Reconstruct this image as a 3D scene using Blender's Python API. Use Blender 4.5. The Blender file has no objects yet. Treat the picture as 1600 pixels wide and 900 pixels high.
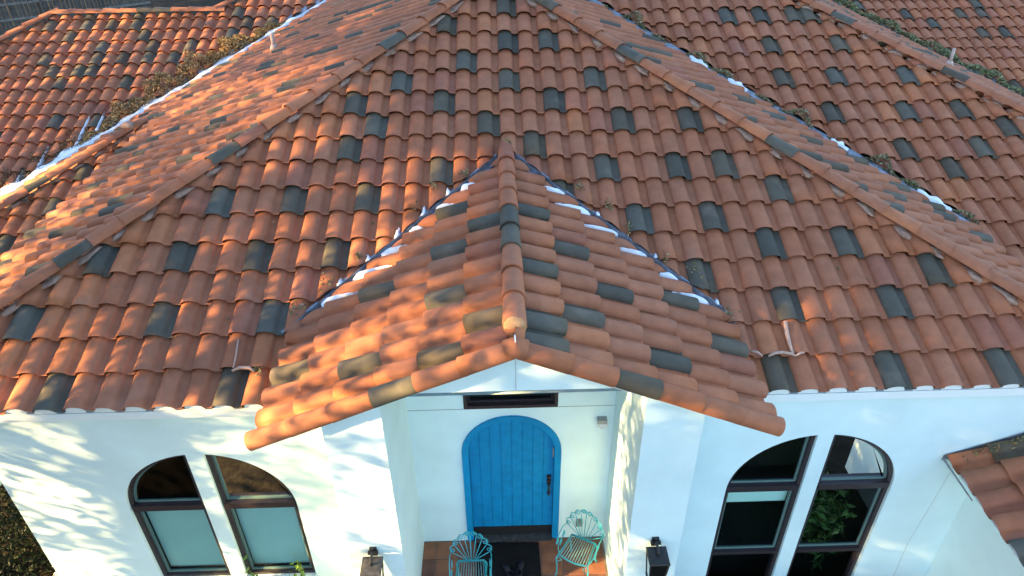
import bpy, bmesh, math, random
from mathutils import Vector, Matrix
import numpy as np

random.seed(11)
scene = bpy.context.scene
C = scene.collection

# ------------------------------------------------------------------ camera
CZ = 7.76
cam_d = bpy.data.cameras.new('camera')
cam = bpy.data.objects.new('camera', cam_d)
C.objects.link(cam)
right = Vector((.99957, -.02719, -.01109)).normalized()
back = Vector((-.01634, -.82880, .55931)).normalized()
up = back.cross(right).normalized()
right = up.cross(back).normalized()
cam.matrix_world = Matrix(((right.x, up.x, back.x, 0), (right.y, up.y, back.y, 0), (right.z, up.z, back.z, CZ), (0, 0, 0, 1)))
cam_d.sensor_width = 36
cam_d.lens = 1110 / 1600 * 36
cam_d.clip_start = .05
cam_d.clip_end = 2000
scene.camera = cam

# ------------------------------------------------------------------ sky and sun
SUN_TO = Vector((-.875, -.36, .345)).normalized()      # direction towards the sun
elev = math.asin(SUN_TO.z)
azim = math.atan2(SUN_TO.x, SUN_TO.y)                  # from +Y towards +X
world = bpy.data.worlds.new('World')
scene.world = world
world.use_nodes = True
wn = world.node_tree
bg = wn.nodes['Background']
sky = wn.nodes.new('ShaderNodeTexSky')
sky.sky_type = 'NISHITA'
sky.sun_disc = False
sky.sun_elevation = elev
sky.sun_rotation = azim
sky.air_density = 1.0
sky.dust_density = .3
sky.ozone_density = 1.5
wn.links.new(sky.outputs[0], bg.inputs[0])
bg.inputs[1].default_value = .09
sl = bpy.data.lights.new('sun', 'SUN')
sl.energy = 5.0
sl.angle = math.radians(.53)
sl.color = (1.0, .66, .27)
so = bpy.data.objects.new('sun', sl)
C.objects.link(so)
so.rotation_euler = SUN_TO.to_track_quat('Z', 'Y').to_euler()
so.location = (-20, -8, 20)
scene.view_settings.view_transform = 'Standard'
scene.view_settings.look = 'None'
scene.view_settings.gamma = 1
scene.view_settings.exposure = 2.87
scene.cycles.max_bounces = 8
scene.cycles.transparent_max_bounces = 24

# ------------------------------------------------------------------ helpers
T = .4167                      # roof pitch 5:12
CT = 1 / math.sqrt(1 + T * T)
TW, TE = .289, .404            # tile cover width, exposure along the slope

def project(p):
    d = Vector(p) - Vector((0, 0, CZ))
    x, y, z = d.dot(right), d.dot(up), -d.dot(back)
    if z < .1:
        return None
    return 800 + 1110 * x / z, 450 - 1110 * y / z, z

def ray(px, py):
    return right * ((px - 800) / 1110) + up * ((450 - py) / 1110) - back

def mat(name, col, rough=.7, spec=.3, metal=0, noise=None, bump=None, var=0):
    m = bpy.data.materials.new(name)
    m.use_nodes = True
    nt = m.node_tree
    b = nt.nodes['Principled BSDF']
    b.inputs['Base Color'].default_value = (*col, 1)
    b.inputs['Roughness'].default_value = rough
    b.inputs['Specular IOR Level'].default_value = spec
    b.inputs['Metallic'].default_value = metal
    geo = nt.nodes.new('ShaderNodeNewGeometry')
    if noise:
        scale, amt = noise
        n1 = nt.nodes.new('ShaderNodeTexNoise')
        n1.inputs['Scale'].default_value = scale
        n1.inputs['Detail'].default_value = 6
        nt.links.new(geo.outputs['Position'], n1.inputs['Vector'])
        mr = nt.nodes.new('ShaderNodeMapRange')
        mr.inputs[1].default_value = .3
        mr.inputs[2].default_value = .7
        mr.inputs[3].default_value = 1 - amt
        mr.inputs[4].default_value = 1 + amt
        nt.links.new(n1.outputs['Fac'], mr.inputs[0])
        mx = nt.nodes.new('ShaderNodeMix')
        mx.data_type = 'RGBA'
        mx.blend_type = 'MULTIPLY'
        mx.inputs[0].default_value = 1
        mx.inputs[6].default_value = (*col, 1)
        nt.links.new(mr.outputs[0], mx.inputs[7])
        nt.links.new(mx.outputs[2], b.inputs['Base Color'])
    if bump:
        scale, amt, dist = bump
        n2 = nt.nodes.new('ShaderNodeTexNoise')
        n2.inputs['Scale'].default_value = scale
        n2.inputs['Detail'].default_value = 4
        nt.links.new(geo.outputs['Position'], n2.inputs['Vector'])
        bp = nt.nodes.new('ShaderNodeBump')
        bp.inputs['Strength'].default_value = amt
        bp.inputs['Distance'].default_value = dist
        nt.links.new(n2.outputs['Fac'], bp.inputs['Height'])
        nt.links.new(bp.outputs[0], b.inputs['Normal'])
    return m

def tile_mat(name, from_object):
    """fired clay; the tint of each tile comes from the object's colour or from a vertex attribute"""
    m = bpy.data.materials.new(name)
    m.use_nodes = True
    nt = m.node_tree
    N, Lk = nt.nodes, nt.links
    b = N['Principled BSDF']
    b.inputs['Roughness'].default_value = .78
    b.inputs['Specular IOR Level'].default_value = .25
    if from_object:
        src = N.new('ShaderNodeObjectInfo').outputs['Color']
    else:
        a = N.new('ShaderNodeAttribute')
        a.attribute_name = 'tint'
        src = a.outputs['Color']
    geo = N.new('ShaderNodeNewGeometry')
    def noise(scale, detail, lo, hi, a, bb):
        n = N.new('ShaderNodeTexNoise')
        n.inputs['Scale'].default_value = scale
        n.inputs['Detail'].default_value = detail
        Lk.new(geo.outputs['Position'], n.inputs['Vector'])
        r = N.new('ShaderNodeMapRange')
        for i, v in enumerate((lo, hi, a, bb)):
            r.inputs[i + 1].default_value = v
        Lk.new(n.outputs['Fac'], r.inputs[0])
        return n, r.outputs[0]
    def mul(c, f):
        x = N.new('ShaderNodeMix')
        x.data_type = 'RGBA'
        x.blend_type = 'MULTIPLY'
        x.inputs[0].default_value = 1
        Lk.new(c, x.inputs[6])
        Lk.new(f, x.inputs[7])
        return x.outputs[2]
    _, f1 = noise(7, 6, .3, .7, .85, 1.10)
    n2, f2 = noise(160, 3, .3, .7, .86, 1.12)
    c = mul(mul(src, f1), f2)
    # pale lime bloom and dark lichen specks
    _, f3 = noise(3.1, 7, .60, .78, 0, .18)
    x = N.new('ShaderNodeMix')
    x.data_type = 'RGBA'
    Lk.new(f3, x.inputs[0])
    Lk.new(c, x.inputs[6])
    x.inputs[7].default_value = (.42, .30, .24, 1)
    _, f4 = noise(38, 4, .66, .76, 0, .40)
    y = N.new('ShaderNodeMix')
    y.data_type = 'RGBA'
    Lk.new(f4, y.inputs[0])
    Lk.new(x.outputs[2], y.inputs[6])
    y.inputs[7].default_value = (.10, .075, .055, 1)
    Lk.new(y.outputs[2], b.inputs['Base Color'])
    bp = N.new('ShaderNodeBump')
    bp.inputs['Strength'].default_value = .35
    bp.inputs['Distance'].default_value = .004
    Lk.new(n2.outputs['Fac'], bp.inputs['Height'])
    Lk.new(bp.outputs[0], b.inputs['Normal'])
    return m

def glass_mat(name, tint, gloss=1.0):
    m = bpy.data.materials.new(name)
    m.use_nodes = True
    nt = m.node_tree
    nt.nodes.clear()
    out = nt.nodes.new('ShaderNodeOutputMaterial')
    tr = nt.nodes.new('ShaderNodeBsdfTransparent')
    tr.inputs[0].default_value = (*tint, 1)
    gl = nt.nodes.new('ShaderNodeBsdfGlossy')
    gl.inputs['Roughness'].default_value = .01
    fr = nt.nodes.new('ShaderNodeFresnel')
    fr.inputs['IOR'].default_value = 1.5
    mx = nt.nodes.new('ShaderNodeMixShader')
    nt.links.new(fr.outputs[0], mx.inputs[0])
    nt.links.new(tr.outputs[0], mx.inputs[1])
    nt.links.new(gl.outputs[0], mx.inputs[2])
    nt.links.new(mx.outputs[0], out.inputs[0])
    return m

def leaf_mat(name, cols, trans=.25):
    m = bpy.data.materials.new(name)
    m.use_nodes = True
    nt = m.node_tree
    b = nt.nodes['Principled BSDF']
    a = nt.nodes.new('ShaderNodeAttribute')
    a.attribute_name = 'tint'
    nt.links.new(a.outputs['Color'], b.inputs['Base Color'])
    b.inputs['Roughness'].default_value = .65
    b.inputs['Specular IOR Level'].default_value = .2
    m['cols'] = 0
    return m

M = dict(
    tile_obj=tile_mat('clay_tile_single', True),
    tile_att=tile_mat('clay_tile_field', False),
    deck=mat('roof_underlay', (.03, .024, .02), .9),
    stucco=mat('white_stucco', (.67, .84, .85), .85, .2, noise=(2.2, .05), bump=(34, .30, .006)),
    frieze=mat('white_trim_paint', (.76, .83, .83), .6, .3, noise=(3, .02), bump=(40, .08, .003)),
    joint=mat('stucco_joint', (.20, .20, .20), .9),
    bronze=mat('bronze_frame', (.035, .026, .030), .42, .5, noise=(20, .15)),
    sash=mat('green_grey_sash', (.11, .19, .18), .5, .4),
    black=mat('black_iron', (.018, .018, .02), .45, .5, noise=(30, .3)),
    lantern_top=mat('weathered_iron', (.05, .05, .055), .6, .4, noise=(25, .5)),
    door=mat('blue_door_paint', (.003, .215, .46), .55, .2, noise=(9, .12), bump=(90, .12, .003)),
    door_frame=mat('blue_frame_paint', (.004, .24, .50), .55, .2, noise=(6, .08)),
    rubber=mat('black_rubber', (.012, .012, .014), .8),
    teal=mat('teal_metal_paint', (.03, .40, .47), .35, .5, noise=(25, .12)),
    slat=mat('pale_slat_paint', (.24, .42, .42), .4, .5, noise=(40, .2)),
    floor_tile=mat('saltillo', (.23, .085, .048), .55, .35, noise=(5, .28), bump=(60, .15, .003)),
    grout=mat('grout', (.30, .21, .16), .9),
    shade=mat('window_shade', (.66, .84, .84), .9, .1, noise=(3, .04)),
    room=mat('unlit_room_tone', (.05, .045, .04), .9),  # lack of light in the rooms put into the wall colour
    glass=glass_mat('window_glass', (.80, .97, .96)),
    clear=glass_mat('lantern_glass', (.88, .95, .95)),
    bulb=mat('bulb_glass', (.55, .52, .42), .15, .6),
    flash=mat('galvanised_flashing', (.24, .27, .31), .45, .5, .55, noise=(14, .35)),
    snow=mat('old_snow', (.80, .85, .90), .6, .3, noise=(12, .04), bump=(30, .35, .01)),
    mortar=mat('grey_mortar', (.36, .24, .185), .95, .1, noise=(18, .25), bump=(60, .5, .006)),
    endmortar=mat('tan_mortar', (.46, .27, .14), .95, .1, noise=(18, .2), bump=(60, .4, .006)),
    sealant=mat('pinkish_sealant', (.50, .33, .25), .8, .2, noise=(25, .15)),
    leaf=leaf_mat('leaf', 0),
    bark=mat('bark', (.07, .05, .038), .95, .1, noise=(12, .4), bump=(22, .8, .02)),
    ground=mat('leaf_strewn_earth', (.016, .013, .009), .95, .1, noise=(2.2, .5), bump=(9, .8, .03)),
    fence=mat('grey_weathered_board', (.085, .085, .082), .9, .1, noise=(7, .35), bump=(40, .3, .004)),
    rail=mat('pale_weathered_rail', (.17, .17, .165), .9, .1, noise=(7, .3)),
    plastic=mat('white_plastic', (.72, .72, .70), .4, .4),
    grey=mat('grey_housing', (.30, .31, .30), .5, .4),
    olive=mat('outlet_cover', (.22, .22, .17), .5, .4),
    pvc=mat('vent_pipe_paint', (.55, .40, .33), .7, .3),
    joint2=mat('wall_crack', (.42, .44, .44), .9),
    mat_fibre=mat('doormat_fibre', (.014, .013, .014), .95, .1, noise=(50, .5), bump=(220, .9, .006)),
    shoe=mat('dark_shoe', (.015, .015, .02), .6, .3),
)

H0 = Vector((0, 5.3, -.8))     # foot of the house

def link(o, parent=None):
    C.objects.link(o)
    if parent is not None:
        o.parent = parent
        o.matrix_parent_inverse = parent['_w'] if False else WORLD_INV.get(parent.name, Matrix.Identity(4))
    return o

WORLD_INV = {}

def empty(name, loc, label, cat, group=None, rotz=0):
    o = bpy.data.objects.new(name, None)
    C.objects.link(o)
    o.location = loc
    o.rotation_euler = (0, 0, rotz)
    o.empty_display_size = .2
    tag(o, label, cat, group)
    return o

def tag(o, label=None, cat=None, group=None, kind=None):
    if label: o['label'] = label
    if cat: o['category'] = cat
    if group: o['group'] = group
    if kind: o['kind'] = kind
    return o

class MB:
    """collects faces, becomes ONE mesh object"""
    def __init__(s):
        s.v, s.f, s.t, s.sm = [], [], [], []
    def add(s, verts, faces, tint=None, smooth=False):
        k = len(s.v)
        s.v += [tuple(p) for p in verts]
        s.f += [tuple(i + k for i in f) for f in faces]
        s.t += [tint or (1, 1, 1)] * len(verts)
        s.sm += [smooth] * len(faces)
        return s
    def box(s, x0, x1, y0, y1, z0, z1, M_=None, tint=None):
        p = [(x, y, z) for z in (z0, z1) for y in (y0, y1) for x in (x0, x1)]
        if M_ is not None:
            p = [M_ @ Vector(q) for q in p]
        return s.add(p, [(0, 2, 3, 1), (4, 5, 7, 6), (0, 1, 5, 4), (2, 6, 7, 3), (0, 4, 6, 2), (1, 3, 7, 5)], tint)
    def prism(s, loop, y0, y1):
        """loop of (x, z), counter-clockwise seen from -y, extruded along y; convex or fan-safe"""
        n = len(loop)
        a = [(x, y0, z) for x, z in loop] + [(x, y1, z) for x, z in loop]
        f = [tuple(range(n)), tuple(range(2 * n - 1, n - 1, -1))]
        f += [(i, i + n, (i + 1) % n + n, (i + 1) % n) for i in range(n)]
        return s.add(a, f)
    def tube(s, pts, r, n=6, cap=True, tint=None):
        pts = [Vector(p) for p in pts]
        rs = r if isinstance(r, (list, tuple)) else [r] * len(pts)
        rings = []
        prev = None
        for i, p in enumerate(pts):
            d = (pts[min(i + 1, len(pts) - 1)] - pts[max(i - 1, 0)])
            d = d.normalized() if d.length > 1e-9 else Vector((0, 0, 1))
            if prev is None:
                a = d.orthogonal().normalized()
            else:
                a = prev - d * prev.dot(d)
                a = a.normalized() if a.length > 1e-6 else d.orthogonal().normalized()
            prev = a
            b = d.cross(a)
            rings.append([p + (a * math.cos(2 * math.pi * k / n) + b * math.sin(2 * math.pi * k / n)) * rs[i] for k in range(n)])
        v = [q for rg in rings for q in rg]
        f = []
        for i in range(len(pts) - 1):
            for k in range(n):
                f.append((i * n + k, i * n + (k + 1) % n, (i + 1) * n + (k + 1) % n, (i + 1) * n + k))
        if cap:
            f.append(tuple(range(n - 1, -1, -1)))
            f.append(tuple((len(pts) - 1) * n + k for k in range(n)))
        return s.add(v, f, tint, True)
    def blob(s, c, r, seed=0, sub=2, jit=.25, tint=None):
        bm = bmesh.new()
        bmesh.ops.create_icosphere(bm, subdivisions=sub, radius=1)
        rd = random.Random(seed)
        ph = [rd.uniform(0, 6.3) for _ in range(6)]
        vs = []
        for v in bm.verts:
            p = v.co
            k = 1 + jit * (math.sin(3.1 * p.x + ph[0]) * math.sin(2.7 * p.y + ph[1]) + .6 * math.sin(5.3 * p.z + ph[2] + 4 * p.x) * math.sin(4.7 * p.y + ph[3]))
            vs.append((c[0] + p.x * r[0] * k, c[1] + p.y * r[1] * k, c[2] + p.z * r[2] * k))
        fs = [tuple(v.index for v in f.verts) for f in bm.faces]
        bm.free()
        return s.add(vs, fs, tint, True)
    def mesh(s, name, m, tint=False):
        me = bpy.data.meshes.new(name)
        me.from_pydata(s.v, [], s.f)
        me.materials.append(m)
        me.polygons.foreach_set('use_smooth', s.sm)
        if tint:
            a = me.attributes.new('tint', 'FLOAT_COLOR', 'POINT')
            a.data.foreach_set('color', np.array([(*c, 1) for c in s.t], dtype=np.float32).ravel())
        me.update()
        return me
    def build(s, name, m, parent=None, tint=False, inv=None):
        o = bpy.data.objects.new(name, s.mesh(name, m, tint))
        C.objects.link(o)
        if parent is not None:
            o.parent = parent
            if inv is not None:
                o.matrix_parent_inverse = inv
        return o

def fix_normals(o):
    bm = bmesh.new()
    bm.from_mesh(o.data)
    bmesh.ops.recalc_face_normals(bm, faces=bm.faces)
    bm.to_mesh(o.data)
    bm.free()

# ------------------------------------------------------------------ ground
g = MB()
S_ = 400
g.add([(-S_, -S_, -.8), (S_, -S_, -.8), (S_, S_, -.8), (-S_, S_, -.8)], [(0, 1, 2, 3)])
tag(g.build('ground', M['ground']), kind='structure')

# ------------------------------------------------------------------ house
house = empty('house', H0, 'white stucco house with red and charcoal clay tile hip roof', 'house')
HI = Matrix.Translation(-H0)
def part(mb, name, m, label=None):
    o = mb.build(name, M[m] if isinstance(m, str) else m, house, inv=HI)
    if label: o['label'] = label
    return o

# roof planes: z = c + T*(up_x*x + up_y*y)
class Plane:
    def __init__(s, c, upx, upy, ulo, uhi, lo, hi, keep, u0=0, l0=0):
        s.c, s.h = c, Vector((upx, upy, 0))
        s.u = Vector((upy, -upx, 0))              # to the right when looking up the slope
        s.s = Vector((upx * CT, upy * CT, T * CT))
        s.n = s.u.cross(s.s).normalized()
        s.ulo, s.uhi, s.lo, s.hi, s.keep = ulo, uhi, lo, hi, keep
        s.u0, s.l0 = u0, l0
    def z(s, x, y): return s.c + T * (s.h.x * x + s.h.y * y)
    def pt(s, u, l):                              # u across, l horizontal run along the up direction
        p = s.u * u + s.h * l
        return Vector((p.x, p.y, s.c + T * l))
    def hit(s, px, py):
        r = ray(px, py)
        k = (s.c - CZ) / (r.z - T * (s.h.x * r.x + s.h.y * r.y))
        return Vector((0, 0, CZ)) + r * k
    def cell(s, px, py):
        p = s.hit(px, py)
        u = p.x * s.u.x + p.y * s.u.y
        l = p.x * s.h.x + p.y * s.h.y
        return math.floor((u - s.u0) / TW), math.floor((l - s.l0) / (TE * CT))

CF, CL, CR = .852, 5.68, 5.72
C2, C3, CFR, CR2, CFR2 = -3.65, -2.78, -.5, 7.20, -4.8
XR, ZG = .11, 4.30                      # porch ridge: x and height of the tile surface
EAVE_F = 5.155
GL, GR = -2.21, 2.43                     # porch eaves
CGL = ZG - T * XR
CGR = ZG + T * XR
dL = (CL - CF) / T                       # main left hip: y = x + dL
dR = (CR - CF) / T                       # main right hip: y = -x + dR
vL = (CGL - CF) / T                      # porch left valley: y = x + vL
vR = (CGR - CF) / T
d2 = (CL - C2) / T                       # snow valley: y = x + d2
d3 = (CL - C3) / T
dFR = (CR - CFR) / T                     # right valley: y = -x + dFR
dH = (CR2 - CFR) / T                     # right wing hip: y = -x + dH
dV2 = (CR2 - CFR2) / T
XL, XRR = -6.62, 6.5                     # side eaves
R2 = math.sqrt(2)
def line_pos(d): return (lambda p: (p[1] - p[0] - d) / R2)      # > 0 above y = x + d
def line_neg(d): return (lambda p: (p[1] + p[0] - d) / R2)      # > 0 above y = -x + d
def inv(f, g_=0): return lambda p: -f(p) - g_
def gap(f, g_): return lambda p: f(p) - g_

GAPV, GAPH = .035, .015
def keep_F(cx, cy):
    k = [inv(line_pos(dL), GAPH), inv(line_neg(dR), GAPH)]
    if GL + .15 < cx < GR - .15:
        k.append(gap(line_pos(vL), GAPV) if cx < XR else gap(line_neg(vR), GAPV))
    return k
def keep_L(cx, cy):
    k = [gap(line_pos(dL), GAPH), inv(line_pos(d2), .10), lambda p: -p[0] + .03]
    if cy - cx < d3: k.append(lambda p: p[0] - XL)
    return k
def keep_R(cx, cy):
    return [gap(line_neg(dR), GAPH), inv(line_neg(dFR), .08), lambda p: XRR - p[0], lambda p: p[0] - .06]
def keep_F2(cx, cy):
    # left of the snow valley, under its ridge and its two hips
    k = [gap(line_pos(d2), .12), inv(line_neg(-10.15 + 17.65 + 2 * 0 - 0), -1e6)]
    k.append(lambda p: (p[0] + 10.5) - (p[1] - 18.0))                 # left hip y - 18.0 < x + 10.2
    if cx < -6.75: k.append(lambda p: 18.0 - p[1])
    else: k.append(lambda p: (p[0] + 6.66) - (p[1] - 18.0) + .02)
    return k
def keep_F3(cx, cy): return [inv(line_pos(d3), GAPH), lambda p: XL + .15 - p[0]]
def keep_FR(cx, cy): return [gap(line_neg(dFR), .09) if cx < XRR else (lambda p: 1), inv(line_neg(dH), GAPH)]
def keep_R2(cx, cy): return [gap(line_neg(dH), GAPH), inv(line_neg(dV2), .08)]
def keep_FR2(cx, cy): return [gap(line_neg(dV2), .1)]
GFRONT = 4.47
def keep_GL(cx, cy): return [inv(line_pos(vL), GAPV), lambda p: XR - p[0], lambda p: p[1] - GFRONT]
def keep_GR(cx, cy): return [inv(line_neg(vR), GAPV), lambda p: p[0] - XR, lambda p: p[1] - GFRONT]
def keep_W(cx, cy): return [lambda p: 5.27 - p[1]]

ER = TE * CT
P = dict(
    F=Plane(CF, 0, 1, -6.5, 6.5, EAVE_F, 11.8, keep_F, u0=.045, l0=EAVE_F),
    L=Plane(CL, 1, 0, -24, -4.9, -11.2, .2, keep_L, u0=0, l0=XL),
    R=Plane(CR, -1, 0, 4.9, 16, -6.5, 0, keep_R, u0=.1, l0=-XRR),
    F2=Plane(C2, 0, 1, -14.5, -3.5, 11.5, 21.0, keep_F2, u0=.1, l0=18.0 - 20 * ER - .22),
    F3=Plane(C3, 0, 1, -11.6, -6.4, 9.4, 14.6, keep_F3, u0=.02, l0=10.2),
    FR=Plane(CFR, 0, 1, 1.5, 12.5, 7.0, 17, keep_FR, u0=.17, l0=7.3 - ER),
    R2=Plane(CR2, -1, 0, 8, 27, -14.5, -3.0, keep_R2, u0=0, l0=-14.5),
    FR2=Plane(CFR2, 0, 1, 9, 19, 15.3, 23.5, keep_FR2, u0=.05, l0=15.3),
    GLp=Plane(CGL, 1, 0, -8.2, -GFRONT, GL, XR, keep_GL, u0=-GFRONT - 20 * TW, l0=GL),
    GRp=Plane(CGR, -1, 0, GFRONT, 8.2, -GR, -XR, keep_GR, u0=GFRONT, l0=-GR),
    W=Plane(1.88 - T * 4.84, 1, 0, -5.4, -3.2, 4.82, 7.6, keep_W, u0=-5.36, l0=4.82),
)

# dark tiles read off the photograph (pixel of each crest, 1600 x 900)
k3 = 2.963
DARK = dict(
    F=[(530 + x / k3, y / k3) for x, y in [(535, 90), (810, 15), (820, 170), (1010, 170), (630, 265), (830, 355), (1225, 350), (325, 360), (30, 470), (520, 465), (1035, 460), (205, 570), (735, 560), (1355, 555), (10, 690), (945, 670), (510, 795), (1275, 775), (1590, 765)]]
      + [(x / k3, 290 + y / k3) for x, y in [(1055, 60), (1400, 60), (510, 335), (870, 330), (1240, 330), (1580, 320), (680, 620), (1190, 610), (30, 650), (1010, 870)]]
      + [(57, 619), (475, 313), (590, 311), (540, 397), (961, 261), (1071, 258), (1146, 256), (1226, 291), (1010, 341), (1127, 337), (1213, 378), (1106, 428), (1242, 471), (1337, 374), (1468, 416), (1411, 469), (1222, 573), (1401, 567), (1576, 565), (1090, 189), (895, 291)],
    FR=[(1060 + x / k3, y / k3) for x, y in [(250, 65), (405, 65), (555, 60), (630, 60), (440, 205), (770, 200), (490, 360), (740, 355), (1080, 350), (710, 530), (1060, 520), (1315, 525), (1590, 605), (1045, 705), (1485, 705), (1265, 800)]],
    FR2=[(1060 + x / k3, y / k3) for x, y in [(1055, 45), (1175, 80), (1330, 75), (1410, 30), (1505, 120), (1435, 165)]],
    F2=[(60 + x / 6.925, y / 6.925) for x, y in [(770, 195), (440, 300), (1015, 290), (230, 435), (675, 430), (1265, 430), (915, 560), (110, 710), (565, 700), (210, 840), (960, 835)]],
    GLp=[(530 + x / k3, 290 + y / k3) for x, y in [(470, 110), (715, 130), (460, 290), (435, 510), (605, 610), (135, 485), (70, 820), (405, 765)]] + [(442, 583), (548, 568)],
    GRp=[(530 + x / k3, 290 + y / k3) for x, y in [(940, 100), (1120, 280), (975, 360), (1310, 470), (885, 560), (1180, 580), (1020, 680), (1565, 490), (1545, 760)]] + [(829, 480), (1145, 530)],
)

rc = random.Random(5)
def clay():
    a = rc.random()
    base = Vector((.345, .122, .058)).lerp(Vector((.355, .140, .074)), a)
    if rc.random() < .08: base = base.lerp(Vector((.45, .165, .070)), .6)
    if rc.random() < .08: base = base.lerp(Vector((.30, .11, .07)), .6)
    v = rc.uniform(.91, 1.08)
    return tuple(base * v)
def dark():
    v = rc.uniform(.8, 1.2)
    w = rc.uniform(-.008, .010)
    return ((.094 + w) * v, .082 * v, (.060 - w * .6) * v)

# the clay S-tile: crest on the left, pan on the right
def tile_profile():
    pr = []
    cw, ch = .208, .064
    for i in range(9):
        a = math.pi * i / 8
        pr.append((cw / 2 - .004 - cw / 2 * math.cos(a), ch * math.sin(a) ** .95 if 0 < i < 8 else -.004))
    for i in range(1, 5):
        f_ = i / 4
        pr.append((cw - .004 + (TW - cw + .022) * f_, -.004 - .012 * math.sin(math.pi * f_)))
    return pr
PROF = tile_profile()
CREST = .064
def tile_geo():
    """verts (a across, b up the slope, c off the plane), faces; crest tops of the nose lie on c = 0"""
    n = len(PROF)
    v, f, sm = [], [], []
    ln = TE + .055
    up0, up1 = -CREST, -CREST - .054
    for b in (0, ln * .5, ln):
        q = b / ln
        sc = 1 - .03 * q
        for a, c in PROF:
            v.append(((a - .1) * sc + .1, b, c * sc + up0 + (up1 - up0) * q))
    for r in range(2):
        for i in range(n - 1):
            f.append((r * n + i, r * n + i + 1, (r + 1) * n + i + 1, (r + 1) * n + i))
            sm.append(True)
    k = len(v)
    for a, c in PROF: v.append((a, 0, c + up0))
    for a, c in PROF: v.append((a, .004, c + up0 - .012))
    for i in range(n - 1):
        f.append((k + i, k + n + i, k + n + i + 1, k + i + 1))
        sm.append(False)
    # short return under the nose so that no sky shows through
    k2 = len(v)
    for a, c in PROF: v.append((a, .10, c + up0 - .020))
    for i in range(n - 1):
        f.append((k + n + i, k2 + i, k2 + i + 1, k + n + i + 1))
        sm.append(True)
    return v, f, sm
TV, TF, TS = tile_geo()

def clip(verts, faces, sm, planes):
    """Sutherland-Hodgman of every face against functions that are >= 0 inside"""
    polys = [[Vector(verts[i]) for i in f] for f in faces]
    out, so_ = [], []
    for pl, s in zip(polys, sm):
        for fn in planes:
            if len(pl) < 3: break
            ds = [fn(p) for p in pl]
            nw = []
            for i in range(len(pl)):
                a, b, da, db = pl[i], pl[(i + 1) % len(pl)], ds[i], ds[(i + 1) % len(pl)]
                if da >= 0: nw.append(a)
                if (da > 0 > db) or (da < 0 < db):
                    nw.append(a.lerp(b, da / (da - db)))
            pl = nw
        if len(pl) >= 3:
            out.append(pl)
            so_.append(s)
    v, f, key = [], [], {}
    for pl in out:
        fi = []
        for p in pl:
            kx = (round(p.x, 5), round(p.y, 5), round(p.z, 5))
            if kx not in key:
                key[kx] = len(v)
                v.append(tuple(p))
            if not fi or fi[-1] != key[kx]: fi.append(key[kx])
        if len(fi) > 2 and fi[0] == fi[-1]: fi.pop()
        if len(fi) >= 3: f.append(tuple(fi))
        else: f.append(None)
    so_ = [s for s, x in zip(so_, f) if x]
    return v, [x for x in f if x], so_

tiles = []      # (area on screen, matrix, clipped geometry or None, tint, plane name)
rj = random.Random(3)
for nm, pl in P.items():
    darks = set()
    for q in DARK.get(nm, []):
        darks.add(pl.cell(*q))
    nu0, nu1 = math.floor((pl.ulo - pl.u0) / TW), math.ceil((pl.uhi - pl.u0) / TW)
    nl0, nl1 = math.floor((pl.lo - pl.l0) / ER + 1e-6), math.ceil((pl.hi - pl.l0) / ER)
    for i in range(nu0, nu1):
        for j in range(nl0, nl1):
            u, l = pl.u0 + i * TW, pl.l0 + j * ER
            o = pl.pt(u, l)
            mid = pl.pt(u + TW / 2, l + ER / 2)
            is_dark = (i, j) in darks if nm in ('F', 'GLp', 'GRp', 'FR') else ((i, j) in darks or rj.random() < (.07 if nm in ('F2', 'FR2') else .03 if nm == 'W' else .15))
            col = dark() if is_dark else clay()
            pr = project(mid)
            if pr is None or not (-800 < pr[0] < 2500 and -300 < pr[1] < 1500): continue
            keeps = pl.keep(mid.x, mid.y)
            corners = [pl.pt(u + a, l + b) for a in (0, TW) for b in (0, ER * 1.14)]
            mins = [min(k(c_) for c_ in corners) for k in keeps]
            maxs = [max(k(c_) for c_ in corners) for k in keeps]
            if min(maxs) < .03: continue
            u_, s_, n_ = pl.u, pl.s, pl.n
            rz = rj.gauss(0, .009)
            u2 = (u_ * math.cos(rz) + s_ * math.sin(rz))
            s2 = (s_ * math.cos(rz) - u_ * math.sin(rz))
            o2 = o + u_ * rj.gauss(0, .0025) + s_ * rj.gauss(0, .008) + n_ * rj.gauss(0, .0025)
            mt = Matrix(((u2.x, s2.x, n_.x, o2.x), (u2.y, s2.y, n_.y, o2.y), (u2.z, s2.z, n_.z, o2.z), (0, 0, 0, 1)))
            geo = None
            if min(mins) < .035:
                need = [k for k, a in zip(keeps, mins) if a < .035]
                wv = [mt @ Vector(v) for v in TV]
                geo = clip(wv, TF, TS, need)
                if len(geo[1]) < 4: continue
            cs = [project(c_) for c_ in corners]
            if any(c_ is None for c_ in cs): continue
            a, b, c_, d = [Vector((q[0], q[1])) for q in (cs[0], cs[1], cs[3], cs[2])]
            area = abs((b - a).cross(c_ - a)) / 2 + abs((c_ - a).cross(d - a)) / 2
            inside = 0 < pr[0] < 1600 and 0 < pr[1] < 900
            if geo: area *= .5
            tiles.append((area if inside else 0, mt, geo, col, nm))

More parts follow.
